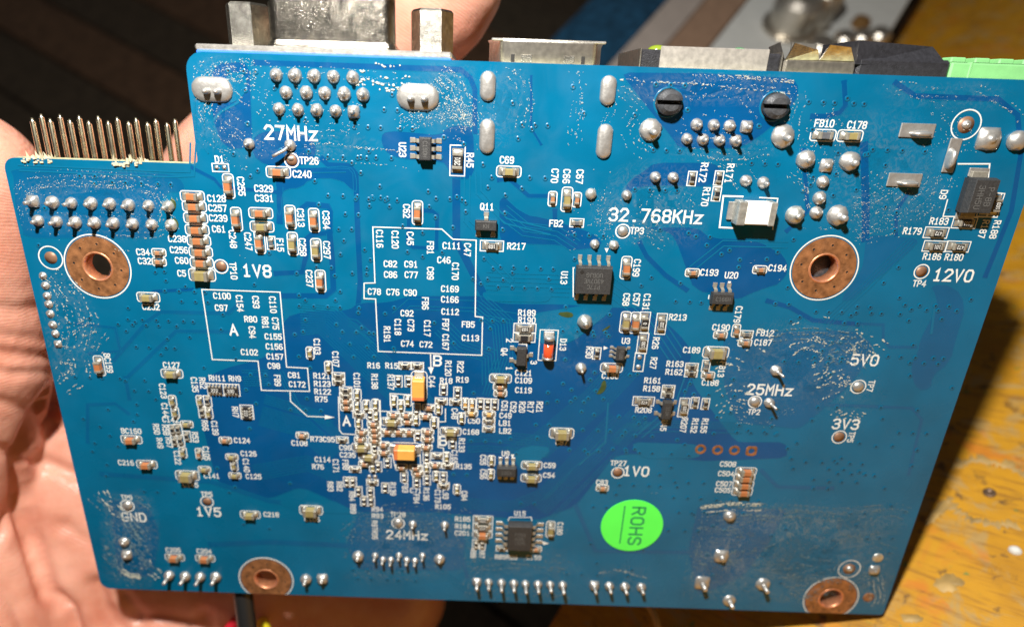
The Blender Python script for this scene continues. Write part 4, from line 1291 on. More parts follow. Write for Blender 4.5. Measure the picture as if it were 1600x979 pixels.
# 24MHz and bottom rows
for r in range(20, 80, 11):
    stroke(ell(640, 850, r * 1.5, r * .75, 185, 350), int(r * 2.4), 5, k='fluxdull', l=(.15, .55), wd=(.06, .2))
for _ in range(18):
    x0, y0 = random.uniform(540, 720), random.uniform(800, 900)
    stroke([(x0 - 20, y0), (x0, y0 - 4), (x0 + 20, y0 + 5)], 18, 6, k='fluxdull', l=(.15, .55), wd=(.06, .2))
for y0 in (872, 882, 892, 925, 930):
    stroke([(725, y0), (800, y0 - 4), (890, y0 + 3)], 130, 5, k='fluxdull', l=(.15, .55), wd=(.06, .2))
stroke([(725, 915), (735, 895), (750, 885)], 60, 5); stroke([(930, 893), (960, 888), (1010, 900)], 90, 5, l=(.2, .6))
# bottom left
for _ in range(22):
    x0, y0 = random.gauss(190, 22), random.uniform(775, 910)
    stroke([(x0 - 10, y0 - 14), (x0, y0), (x0 + 18, y0 + 14)], 34, 7, k=random.choice(('flux', 'fluxdull', 'fluxdull', 'fluxdull')), l=(.3, .9), wd=(.08, .28))
stroke([(205, 850), (230, 875), (262, 900)], 120, 6, k='fluxdull', l=(.15, .55), wd=(.06, .2)); stroke([(190, 890), (205, 896), (220, 900)], 130, 3, l=(.4, .9), wd=(.15, .3))
for _ in range(40):                              # stray specks
    x0, y0 = random.uniform(330, 1500), random.uniform(120, 900)
    stroke([(x0 - 15, y0), (x0 + 15, y0 + random.uniform(-10, 10))], 5, 10)
mb.build('flux_residue', board, kind='stuff', label='dried pale flux specks brushed around the solder joints', fix=False)

def film_mat():
    m = bpy.data.materials.new('dried_flux_film')
    m.use_nodes = True
    nt = m.node_tree
    b = nt.nodes["Principled BSDF"]
    b.inputs["Base Color"].default_value = (0.36, 0.40, 0.38, 1)
    b.inputs["Roughness"].default_value = .45
    tc = nt.nodes.new("ShaderNodeTexCoord")
    n1 = nt.nodes.new("ShaderNodeTexNoise"); n1.inputs["Scale"].default_value = 7.0; n1.inputs["Detail"].default_value = 10; n1.inputs["Roughness"].default_value = .74; n1.inputs["Distortion"].default_value = 2.4
    nt.links.new(tc.outputs["Object"], n1.inputs["Vector"])
    r = nt.nodes.new("ShaderNodeMapRange"); r.inputs["From Min"].default_value = .46; r.inputs["From Max"].default_value = .74; r.inputs["To Max"].default_value = .46
    nt.links.new(n1.outputs["Fac"], r.inputs["Value"])
    at = nt.nodes.new("ShaderNodeAttribute"); at.attribute_name = 'fade'
    mu = nt.nodes.new("ShaderNodeMath"); mu.operation = 'MULTIPLY'
    nt.links.new(r.outputs["Result"], mu.inputs[0]); nt.links.new(at.outputs["Fac"], mu.inputs[1])
    nt.links.new(mu.outputs[0], b.inputs["Alpha"])
    return m
M['film'] = film_mat()
mb = MB(); fade = []
for i, (cx_, cy_, rx, ry, st) in enumerate([(150, 318, 130, 58, .45), (335, 160, 45, 85, .5), (690, 150, 62, 62, .5), (470, 225, 120, 25, .45), (785, 165, 42, 72, .45), (1110, 140, 150, 30, .6), (1130, 230, 100, 22, .4), (1015, 320, 90, 70, .6), (1375, 270, 100, 105, .5),
        (1480, 150, 110, 25, .35), (105, 510, 50, 95, .55), (1250, 575, 125, 78, .5), (1255, 868, 172, 86, .95), (1300, 815, 130, 30, .7), (1180, 850, 90, 60, .8), (640, 850, 100, 62, .8), (815, 890, 100, 36, .5), (970, 905, 55, 26, .5), (205, 850, 48, 80, 1.0), (195, 800, 36, 40, .7), (900, 540, 60, 60, .3), (1370, 905, 30, 50, .6), (1120, 890, 50, 48, .7)]):
    z = .0505 + i * .0004
    vs, fs = [], []
    rings, n_ = (0, .35, .65, .85, 1.0), 28
    ph = random.uniform(0, 6)
    for r_ in rings:
        for j in range(n_):
            a = 2 * math.pi * j / n_
            wob = 1 + .10 * math.sin(3 * a + ph) + .06 * math.sin(5 * a + 2 * ph)
            sq_ = 1 / max(abs(math.cos(a)), abs(math.sin(a))) ** .55
            q = bp(cx_ + rx * r_ * wob * sq_ * math.cos(a), cy_ + ry * r_ * wob * sq_ * math.sin(a))
            vs.append((min(max(q[0], xl + .3), xr - .3), min(max(q[1], yb + .3), (ytop if q[0] > nxa else ntop) - .3), z))
            fade.append(st * (1, .85, .6, .3, 0)[rings.index(r_)])
    for k_ in range(1, len(rings) - 1):
        fs += [[k_ * n_ + j, k_ * n_ + (j + 1) % n_, (k_ + 1) * n_ + (j + 1) % n_, (k_ + 1) * n_ + j] for j in range(n_)]
    fs.append([n_ + j for j in range(n_)])
    mb.add(vs, fs, 'film', True)
fo = mb.build('flux_film', board, kind='stuff', label='cloudy pale film of dried flux', fix=False)
at_ = fo.data.attributes.new('fade', 'FLOAT', 'POINT')
at_.data.foreach_set('value', fade)

mb = MB()                                       # burnt flux and reworked spots
zc[0] = .060
for poly in ([(868, 488), (893, 486), (897, 495), (882, 496)], [(940, 596), (946, 592), (948, 606), (938, 616), (930, 614), (938, 606)],
             [(945, 512), (955, 506), (950, 514), (938, 518)], [(266, 308), (274, 312), (276, 322), (272, 330), (266, 328)], [(268, 338), (280, 345), (278, 360), (270, 362)]):
    pxpoly(mb, poly, 'stain')
mb.build('burnt_flux', board, kind='stuff', label='brownish green burnt flux stains')

# ------------------------------------------------------------------ sticker
q = bp(987, 820)
o = thing_part('sticker', q, 0, 'round bright green sticker printed ROHS')
m_ = MB(); m_.lathe(0, 0, [(4.95, .10), (4.93, .16), (0, .165)], 'sticker', 64, 0, False); m_.build('disc', o)
m_ = MB(); text(m_, "ROHS", .75, 0, 1, 1.9, 1.95, .34, .172, 'stickerink'); m_.ribbon([(-1.55, 3.7), (-1.55, -3.4)], .22, .174, 'stickerink'); m_.build('printed_lettering', o)
comp_px.append((987, 820, 60))

# ------------------------------------------------------------------ torn tabs along the upper left edge
mb = MB()
for x0, x1 in ((36, 82), (172, 228)):
    for _ in range(26):
        x = random.uniform(x0, x1)
        q = bp(x, 248 + (x - 30) * .04)
        h = random.choice((.25, .4, .9, .5, .3))
        z = random.uniform(-TH * .9, -.05)
        d = random.uniform(.15, .35)
        mb.add([(q[0] - d, ntop - .1, z), (q[0] + d, ntop - .1, z), (q[0], ntop - .1, z + .4), (q[0] + random.uniform(-.3, .3), ntop + h, z + .25)], [[0, 1, 3], [1, 2, 3], [2, 0, 3]], 'burr')
    for _ in range(18):
        q = bp(random.uniform(x0, x1), 252)
        flake_z = .03
        mb.box(q[0], ntop - random.uniform(.1, .6), .005, random.uniform(.2, .5), random.uniform(.15, .4), random.uniform(.05, .3), 'burr', .03)
mb.build('torn_edge', board, kind='stuff', label='torn pale laminate where the board was snapped off')

q = bp(1283, 412)
m_ = MB(); m_.box(0, 0, -TH - 4.8, 9.5, 9.5, 4.5, 'peg', .8); m_.build('added_backing', board, loc=(q[0], q[1], 0), label='dark grey block added on the far side to darken the hole')  # added block: hides the lit table behind the mounting hole
# ------------------------------------------------------------------ pin header behind the notch
o = thing_part('pin_header', bp(160, 262), 0, 'two rows of bare metal pins sticking up past the board edge')
oy = ntop - bp(160, 262)[1]
ox = bp(160, 262)[0]
def square_pin(mb, x, y0, y1, z, w2, k):
    tip = .55
    vs, fs = [], []
    for y_, s_ in ((y0, 1), (y1 - tip, 1), (y1, .45)):
        for a, b in ((-1, -.45), (-.45, -1), (.45, -1), (1, -.45), (1, .45), (.45, 1), (-.45, 1), (-1, .45)):
            vs.append((x + a * w2 * s_, y_, z + b * w2 * s_))
    for i in range(2):
        for j in range(8):
            fs.append([8 * i + j, 8 * i + (j + 1) % 8, 8 * i + 8 + (j + 1) % 8, 8 * i + 8 + j])
    fs.append(list(range(16, 24)))
    mb.add(vs, fs, k, True)
FRONT = [49.8, 78, 108.6, 138, 168.6, 200.5, 230, 260.5]
REAR = [63.9, 93.2, 123, 153, 182.6, 212, 242.7, 272.8]
qh = bp(160, 262)
for row, xs in ((0, FRONT), (1, REAR)):
    zr = -TH - (1.6 if row == 0 else 4.14)
    for i, px_ in enumerate(xs):
        p = MB()
        t_ = bp(px_, (184 + i * 1.1) if row == 0 else (177.5 + i * 1.2), zr)
        square_pin(p, t_[0] - qh[0], oy - 3.0, t_[1] - qh[1] + random.uniform(-.05, .05), zr, .30, 'gold')
        p.build('pin', o)
m_ = MB(); m_.box(0, oy - 4.4, -TH - 5.8, 20.6, 2.6, 5.4, 'blackplastic', .2); m_.build('housing', o)

# ------------------------------------------------------------------ sockets along the top edge, on the far side of the board
# video socket: flange, D-shaped shell, hexagon posts
def xat(px, y=90):
    return bp(px, y)[0]
vx0, vx1 = xat(302, 80), xat(706, 92)
vxc = (vx0 + vx1) / 2
o = thing_part('video_socket', (vxc, ytop), 0, 'silver D-shaped video socket with two hexagon posts')
W_ = vx1 - vx0
m_ = MB(); m_.box(0, .95 - .4, -TH - 11.2, W_, .75, 12.4, 'flange', .22); m_.build('flange', o)
m_ = MB(); m_.box(-W_ * .0, -.12, -TH - 11.0, W_ - .2, .62, 12.1, 'blueplastic', .1); m_.box(0, -4.5, -TH - 9, W_ * .62, 8.4, 8.6, 'blueplastic', .2); m_.build('housing', o)
def dshape(hw, hh, r, n_=8, tap=.8):
    cs = [(hw - r, hh - r, 0), (-hw + r, hh - r, 90), (-hw * 1 + r + tap, -hh + r, 180), (hw - r - tap, -hh + r, 270)]
    return [(cx_ + r * math.cos(math.radians(a + 90 * i / n_)), cy_ + r * math.sin(math.radians(a + 90 * i / n_))) for cx_, cy_, a in cs for i in range(n_ + 1)]
def extrude_y(mb, sec, x, z, levels, k, cap=False, smooth=True):
    vs, fs = [], []
    n_ = len(sec)
    for y_, s_ in levels:
        vs += [(x + a * s_, y_, z + b * s_) for a, b in sec]
    for j in range(len(levels) - 1):
        fs += [[j * n_ + i, j * n_ + (i + 1) % n_, (j + 1) * n_ + (i + 1) % n_, (j + 1) * n_ + i] for i in range(n_)]
    mb.add(vs, fs, k, smooth)
    if cap:
        mb.add([vs[(len(levels) - 1) * n_ + i] for i in range(n_)], [list(range(n_))], k)
sx_ = (xat(410, 40) + xat(605, 40)) / 2 - vxc
hw_ = (xat(608, 40) - xat(407, 40)) / 2 * 1.03
m_ = MB()
sec = dshape(hw_, 4.3, 1.4)
extrude_y(m_, sec, sx_, -TH - 5.4, [(.6, 1.10), (.95, 1.10), (1.35, 1.04), (1.8, 1.0), (7.2, 1.0), (7.25, .93), (4.0, .92)], 'dshell', smooth=False)
m_.add([(sx_ + a * .92, 4.0, -TH - 5.4 + b * .92) for a, b in sec], [list(range(len(sec)))], 'blueplastic')
m_.build('shell', o)
for px_ in (358, 665):
    p = MB()
    hexs = [(2.72 * math.cos(math.radians(60 * i)), 2.72 * math.sin(math.radians(60 * i))) for i in range(6)]
    hx_ = xat(px_, 40) - vxc
    vs, fs = [], []
    extrude_y(p, hexs, hx_ * 1.02, -TH - 5.4, [(.9, .90), (1.15, 1.0), (5.85, 1.0), (6.15, .90), (6.2, .55), (5.0, .5)], 'chrome', smooth=False)
    p.add([(hx_ * 1.02 + a * .5, 5.0, -TH - 5.4 + b * .5) for a, b in hexs], [[0, 1, 2, 3, 4, 5]], 'dark')
    p.build('hexagon_post', o)

# media socket
o = thing_part('media_socket', (xat(858, 95), ytop), 0, 'flat stamped metal socket with two slots, level with the board edge')
W_ = xat(952, 97) - xat(765, 95)
m_ = MB()
sec = dshape(W_ / 2, 2.6, .7, 4, 1.2)
extrude_y(m_, [(a, -b) for a, b in sec][::-1], 0, -TH - 2.7, [(-8, 1), (2.35, 1.0), (2.75, 1.03), (2.75, .97), (-1, .93)], 'shell')
m_.build('shell', o)
m_ = MB(); m_.box(0, 2.62, -TH - .55, W_ * .97, .30, .5, 'flange', .12); m_.build('rolled_rim', o)
m_ = MB(); m_.box(0, 0, -TH - 3.6, W_ * .72, 2.6, 1.4, 'blackplastic', .1); m_.build('tongue', o)
for sx_, a in ((-1, -.30), (-1, -.18), (1, .18), (1, .30)):
    p = MB(); p.box(a * W_ , .55, -TH - .12, .45 if abs(a) > .2 else 1.4, .9, .06, 'dark' if abs(a) > .2 else 'chrome', .02); p.build('spring_slot', o)

# network socket
x0, x1 = xat(1005, 105), xat(1228, 112)
o = thing_part('network_socket', ((x0 + x1) / 2, ytop), 0, 'metal network socket with a yellow-green and a green lamp')
W_ = x1 - x0
m_ = MB()
m_.box(0, -8.2, -TH - 13.4, W_, 20.6, 13.2, 'blackplastic', .25); m_.build('housing', o)
m_ = MB()
m_.box(.35, -8.0, -TH - .28, W_ - 4.0, 20.8 + .2, .22, 'shield', .06)
m_.box(-W_ / 2 - .05, -8.0, -TH - 13.2, .16, 20.4, 13.1, 'shell', .04); m_.box(W_ / 2 + .05, -8.0, -TH - 13.2, .16, 20.4, 13.1, 'shell', .04)
m_.build('shield', o)
for px_, k, nm in ((1040, 'ledyellow', 'yellow-green lamp'), (1173, 'ledgreen', 'green lamp')):
    p = MB()
    xx = xat(px_, 75) - (x0 + x1) / 2
    vs = []
    n_, lv = 14, [(1.0, 0), (.95, .35), (.7, .75), (.35, .98), (.0, 1.05)]
    fs = []
    for r_, h_ in lv:
        for i in range(n_):
            a = 2 * math.pi * i / n_
            vs.append((xx + 1.25 * r_ * math.cos(a), 2.1 + h_ * .6, -TH - 1.9 + 1.1 * r_ * math.sin(a)))
    for j in range(len(lv) - 1):
        fs += [[j * n_ + i, j * n_ + (i + 1) % n_, (j + 1) * n_ + (i + 1) % n_, (j + 1) * n_ + i] for i in range(n_)]
    p.add(vs, fs, k, True)
    p.build('lamp', o, label=nm)
for a in (-.30, .24):
    p = MB(); p.box(a * W_, 2.0, -TH - 2.6, 2.2, .9, .5, 'gold', .1); p.build('spring_contact', o)
# its two pegs, split like snap hooks, come through the board
for px_, py_ in ((1044, 160), (1209.5, 166)):
    q = bp(px_, py_)
    og = thing_part('locating_peg', q, 0)
    p = MB(); p.lathe(0, 0, [(1.84, .012), (1.80, .05), (1.62, .055), (1.6, .02)], 'trace_and_lit_edge', 28); p.lathe(0, 0, [(1.62, .02), (0, .021)], 'dark', 24, 0, False); p.build('hole_rim', og)
    for sg in (-1, 1):
        p = MB()
        half = [(1.5 * math.cos(math.radians(a)), sg * (.26 + 1.2 * math.sin(math.radians(a)))) for a in range(0, 181, 15)]
        n_ = len(half)
        vs, fs = [], []
        for z_, s_ in ((.022, .96), (.75, 1.04), (1.0, 1.0), (1.5, .62)):
            vs += [(a * s_, sg * .26 + (b - sg * .26) * s_, z_) for a, b in half]
        for j in range(3):
            fs += [[j * n_ + i, j * n_ + (i + 1) % n_, (j + 1) * n_ + (i + 1) % n_, (j + 1) * n_ + i] for i in range(n_)]
        fs.append([3 * n_ + i for i in range(n_)])
        p.add(vs, fs, 'peg')
        p.build('hook', og)
    comp_px.append((px_, py_, 26))

# usb socket with flared lips
x0, x1 = xat(1234, 112), xat(1348, 118)
o = thing_part('usb_socket', ((x0 + x1) / 2, ytop), 0, 'shiny metal socket with flared lips')
W_ = x1 - x0
m_ = MB()
m_.box(0, -5.5, -TH - 4.2, W_, 14.2, 4.0, 'shell', .3); m_.build('shell', o)
def lip(pts, k='chrome'):
    p = MB()
    n_ = len(pts)
    vs = [tuple(a) for a in pts] + [(a[0] + .05, a[1] + .05, a[2] - .28) for a in pts]
    fs = [list(range(n_)), list(range(2 * n_ - 1, n_ - 1, -1))] + [[i, (i + 1) % n_, n_ + (i + 1) % n_, n_ + i] for i in range(n_)]
    p.add(vs, fs, k)
    p.build('lip', o)
lip([(-.2, 1.5, -TH - .2), (W_ / 2 - .4, 1.5, -TH - .2), (W_ / 2 - 1.6, 3.0, -TH + .6), (.3, 3.2, -TH + .6)])
lip([(-W_ / 2 + .1, 1.4, -TH - .3), (-.3, 1.5, -TH - .2), (-1.0, 2.6, -TH + .5), (-W_ / 2 + .6, 3.3, -TH + .3)])
lip([(-W_ / 2, 1.4, -TH - .3), (-W_ / 2, 1.4, -TH - 3.9), (-W_ / 2 - .8, 3.0, -TH - 3.6), (-W_ / 2 - .8, 3.4, -TH - .6)], 'shell')
lip([(-2.2, 1.5, -TH - 4.0), (1.4, 1.5, -TH - 4.0), (1.2, 3.6, -TH - 4.6), (-2.0, 3.7, -TH - 4.6)], 'shell')

# power socket body and green terminal block
x0, x1 = xat(1347, 118), xat(1500, 126)
o = thing_part('power_socket', ((x0 + x1) / 2, ytop), 0, 'black plastic power socket')
W_ = x1 - x0
m_ = MB()
m_.box(.0, -5.0, -TH - 9.5, W_ - .5, 14.0, 9.3, 'blackplastic', .35)
m_.build('housing', o)
m_ = MB()
vs = [(-W_ / 2 - .1, 1.2, -TH - .1), (W_ / 2 - .2, 1.2, -TH - .6), (W_ / 2 - 1.8, 3.6, -TH - 2.2), (-W_ / 2 - .1, 3.9, -TH - .4),
      (-W_ / 2 - .1, 1.2, -TH - 9), (W_ / 2 - .2, 1.2, -TH - 9), (W_ / 2 - 1.8, 3.6, -TH - 9), (-W_ / 2 - .1, 3.9, -TH - 9)]
m_.add(vs, [[0, 1, 2, 3], [7, 6, 5, 4], [0, 4, 5, 1], [1, 5, 6, 2], [2, 6, 7, 3], [3, 7, 4, 0]], 'blackplastic')
m_.build('collar', o)
x0 = xat(1499, 126)
x1 = xr - .5
o = thing_part('terminal_block', ((x0 + x1) / 2, ytop), 0, 'light green plug-in terminal block')
W_ = x1 - x0
m_ = MB()
m_.box(.0, -2.9, -TH - 7.5, W_, 9.4, 7.1, 'greenplastic', .2)
m_.box(-W_ / 2 + 2.4, -2.9, -TH - 7.45, .35, 9.52, 7.13, 'greenplastic', .08)
m_.build('housing', o)
for i in range(4):
    p = MB(); p.box(-W_ / 2 + 1.4 + i * 3.0, 2.0, -TH - 3.4, 1.9, .9, 2.0, 'greenplastic', .15); p.build('rib', o)
m_ = MB(); m_.box(0, 1.84, -TH - 2.2, W_ - .6, .10, 1.1, 'dark', .03); m_.build('slot', o)
# ------------------------------------------------------------------ hand
def skin_mat():
    m = bpy.data.materials.new('skin')
    m.use_nodes = True
    nt = m.node_tree
    b = nt.nodes["Principled BSDF"]
    tc = nt.nodes.new("ShaderNodeTexCoord")
    n = nt.nodes.new("ShaderNodeTexNoise"); n.inputs["Scale"].default_value = 1.3; n.inputs["Detail"].default_value = 8
    r = nt.nodes.new("ShaderNodeValToRGB")
    r.color_ramp.elements[0].position, r.color_ramp.elements[1].position = .3, .72
    r.color_ramp.elements[0].color = (0.58, 0.230, 0.150, 1)
    r.color_ramp.elements[1].color = (0.74, 0.390, 0.285, 1)
    nt.links.new(tc.outputs["Object"], n.inputs["Vector"]); nt.links.new(n.outputs["Fac"], r.inputs["Fac"]); nt.links.new(r.outputs["Color"], b.inputs["Base Color"])
    b.inputs["Roughness"].default_value = 0.38
    b.inputs["Specular IOR Level"].default_value = 0.4
    b.inputs["Subsurface Weight"].default_value = 0.35
    b.inputs["Subsurface Radius"].default_value = (1.0, 0.32, 0.16)
    b.inputs["Subsurface Scale"].default_value = 0.18
    wv = nt.nodes.new("ShaderNodeTexWave"); wv.wave_type = 'BANDS'; wv.bands_direction = 'DIAGONAL'
    wv.inputs["Scale"].default_value = 8.0; wv.inputs["Distortion"].default_value = 9.0; wv.inputs["Detail"].default_value = 1.5; wv.inputs["Detail Scale"].default_value = 0.28
    nt.links.new(tc.outputs["Object"], wv.inputs["Vector"])
    vo = nt.nodes.new("ShaderNodeTexNoise"); vo.inputs["Scale"].default_value = 9; vo.inputs["Detail"].default_value = 6
    nt.links.new(tc.outputs["Object"], vo.inputs["Vector"])
    b1 = nt.nodes.new("ShaderNodeBump"); b1.inputs["Strength"].default_value = .22; b1.inputs["Distance"].default_value = .012
    b2 = nt.nodes.new("ShaderNodeBump"); b2.inputs["Strength"].default_value = .32; b2.inputs["Distance"].default_value = .03
    nt.links.new(wv.outputs["Fac"], b1.inputs["Height"]); nt.links.new(vo.outputs["Fac"], b2.inputs["Height"])
    nt.links.new(b1.outputs["Normal"], b2.inputs["Normal"]); nt.links.new(b2.outputs["Normal"], b.inputs["Normal"])
    return m

CHAINS = [
 # thumb along the left edge of the board, down into the ball of the thumb and the wrist
 [(-60, 282, 91.5, 11.0), (-64, 400, 95, 12.2), (-62, 470, 97, 12.0), (-58, 550, 99.5, 13.2), (-70, 650, 103, 12.9), (-92, 760, 109, 14.8), (-78, 860, 111, 15.6), (-40, 960, 113, 16.5), (20, 1120, 122, 20), (90, 1400, 145, 26)],
 # palm below the forefinger
 [(150, 640, 126, 13), (152, 760, 127, 16.5), (160, 860, 127, 16.5), (168, 930, 126, 14.5), (190, 1100, 132, 20), (150, 1400, 150, 27)],
 [(250, 1020, 122, 11.5), (330, 1035, 126, 12), (430, 1035, 133, 13), (530, 1040, 138, 12)],
 [(250, 1020, 122, 11.5), (230, 1200, 136, 19)], [(530, 1040, 138, 12), (420, 1200, 142, 18), (260, 1400, 152, 24)],
 [(170, 860, 126, 15), (340, 880, 130, 13), (520, 900, 133, 13), (620, 930, 134, 11)], [(520, 900, 136, 13), (530, 1045, 138, 12)], [(340, 880, 131, 13), (410, 1040, 133, 13)],
 # forefinger, middle, ring and little finger behind the board
 [(190, 700, 126, 12), (230, 520, 126, 10.2), (290, 360, 121, 9.6), (350, 250, 112, 9.2), (410, 190, 108, 8.6), (470, 150, 106, 7.6)],
 [(330, 860, 131, 11.5), (400, 560, 132, 10.2), (460, 330, 128, 9.8), (540, 170, 117, 9.2), (628, 70, 105, 8.7), (690, 8, 100, 8.4), (712, -22, 98, 7.8)],
 [(470, 880, 133, 11.5), (600, 600, 134, 10), (680, 420, 131, 9.6), (760, 290, 122, 8.8), (800, 240, 116, 8)],
 [(600, 920, 134, 10.5), (740, 720, 134, 9), (830, 590, 128, 8.2), (890, 510, 121, 7.4)],
]
def build_hand():
    bm = bmesh.new()
    base = bmesh.new()
    bmesh.ops.create_icosphere(base, subdivisions=3, radius=1.0)
    bv = np.array([v.co[:] for v in base.verts]); bf = [[v.index for v in f.verts] for f in base.faces]
    base.free()
    allv, allf, off = [], [], 0
    for ch in CHAINS:
        for a, b in zip(ch, ch[1:]):
            pa, pb = np.array(cp(a[0], a[1], a[2])[:]), np.array(cp(b[0], b[1], b[2])[:])
            L = np.linalg.norm(pb - pa)
            n_ = max(2, int(L / (min(a[3], b[3]) * .22)))
            for i in range(n_ + 1):
                t = i / n_
                ts = t
                p = pa * (1 - t) + pb * t
                r = a[3] * (1 - ts) + b[3] * ts
                allv.append(bv * r + p)
                allf += [[q + off for q in f] for f in bf]
                off += len(bv)
    V = np.concatenate(allv) * MM
    me = bpy.data.meshes.new('hand_src')
    me.from_pydata(V.tolist(), [], allf)
    o = bpy.data.objects.new('hand_src', me)
    COL.objects.link(o)
    md = o.modifiers.new('r', 'REMESH'); md.mode = 'VOXEL'; md.voxel_size = 0.055
    md2 = o.modifiers.new('s', 'SMOOTH'); md2.factor = .5; md2.iterations = 10
    dg = bpy.context.evaluated_depsgraph_get()
    out = bpy.data.meshes.new_from_object(o.evaluated_get(dg))
    bpy.data.objects.remove(o)
    bpy.data.meshes.remove(me)
    out.name = 'hand'
    n_ = len(out.vertices)
    co = np.empty(n_ * 3); out.vertices.foreach_get('co', co); co = co.reshape(-1, 3)
    no = np.empty(n_ * 3); out.vertex_normals.foreach_get('vector', no) if hasattr(out, 'vertex_normals') else out.vertices.foreach_get('normal', no)
    no = no.reshape(-1, 3)
    # skin creases: dents along the joint lines of the thumb and across the palm
    cam_np = np.array(w((0, 0, 0))[:]) * MM
    cr = [([(-70, 545), (10, 553), (60, 557), (110, 560)], 1.1, .14), ([(-60, 574), (20, 584), (80, 580)], .8, .11), ([(-60, 520), (30, 528), (90, 532)], .6, .10), ([(-60, 472), (20, 482), (70, 480)], .3, .09),
          ([(98, 602), (64, 648), (40, 699), (31, 712), (33, 790), (60, 880), (75, 927), (107, 955), (118, 990)], 2.2, .17),
          ([(45, 712), (105, 738), (150, 748)], 1.2, .16), ([(-40, 880), (5, 830), (28, 775)], 1.5, .16), ([(150, 915), (160, 950), (190, 990)], 1.8, .2), ([(-50, 690), (0, 705), (30, 712)], 1.1, .15),
          ([(190, 930), (215, 960), (222, 990)], .9, .16), ([(-20, 900), (20, 940), (40, 985)], .8, .13), ([(40, 640), (80, 664), (130, 672)], .8, .13), ([(-60, 620), (0, 628), (50, 640)], .6, .11),
          ([(100, 820), (130, 840), (160, 850)], .5, .13), ([(320, 960), (330, 990)], .8, .16)]
    rel = co - cam_np
    Rt = np.array(ROT.transposed())
    cc = rel @ Rt.T
    px = cc[:, 0] / -cc[:, 2] * F + CX
    py = CY - cc[:, 1] / -cc[:, 2] * F
    facing = (no * -rel).sum(1) > 0
    push = np.zeros(n_)
    for pts, dep, wd in cr:
        best = np.full(n_, 1e9)
        for (ax, ay), (bx_, by_) in zip(pts, pts[1:]):
            dx, dy = bx_ - ax, by_ - ay
            t = np.clip(((px - ax) * dx + (py - ay) * dy) / (dx * dx + dy * dy), 0, 1)
            d = np.hypot(px - ax - t * dx, py - ay - t * dy)
            best = np.minimum(best, d)
        mmd = best / F * -cc[:, 2]
        k = np.exp(-(mmd * 10 / (wd * 8)) ** 2) * facing
        push = np.maximum(push, dep * 1.2 * k)
    co -= no * (push * MM)[:, None]
    ed_ = np.empty(len(out.edges) * 2, dtype=np.int32); out.edges.foreach_get('vertices', ed_); ed_ = ed_.reshape(-1, 2)
    deg = np.bincount(ed_.ravel(), minlength=n_)[:, None]
    for _ in range(4):
        acc = np.zeros_like(co)
        np.add.at(acc, ed_[:, 0], co[ed_[:, 1]]); np.add.at(acc, ed_[:, 1], co[ed_[:, 0]])
        co = co * .5 + acc / np.maximum(deg, 1) * .5
    out.vertices.foreach_set('co', co.ravel())
    out.polygons.foreach_set('use_smooth', [True] * len(out.polygons))
    out.materials.clear()
    out.materials.append(skin_mat())
    out.update()
    h = bpy.data.objects.new('hand', out)
    COL.objects.link(h)
    tag(h, 'bare left hand holding the blue circuit board from behind, thumb along its left edge', 'hand')
    return h
hand = build_hand()

# ------------------------------------------------------------------ work table on the right
def nodes_of(name):
    m = bpy.data.materials.new(name); m.use_nodes = True
    return m, m.node_tree, m.node_tree.nodes["Principled BSDF"]

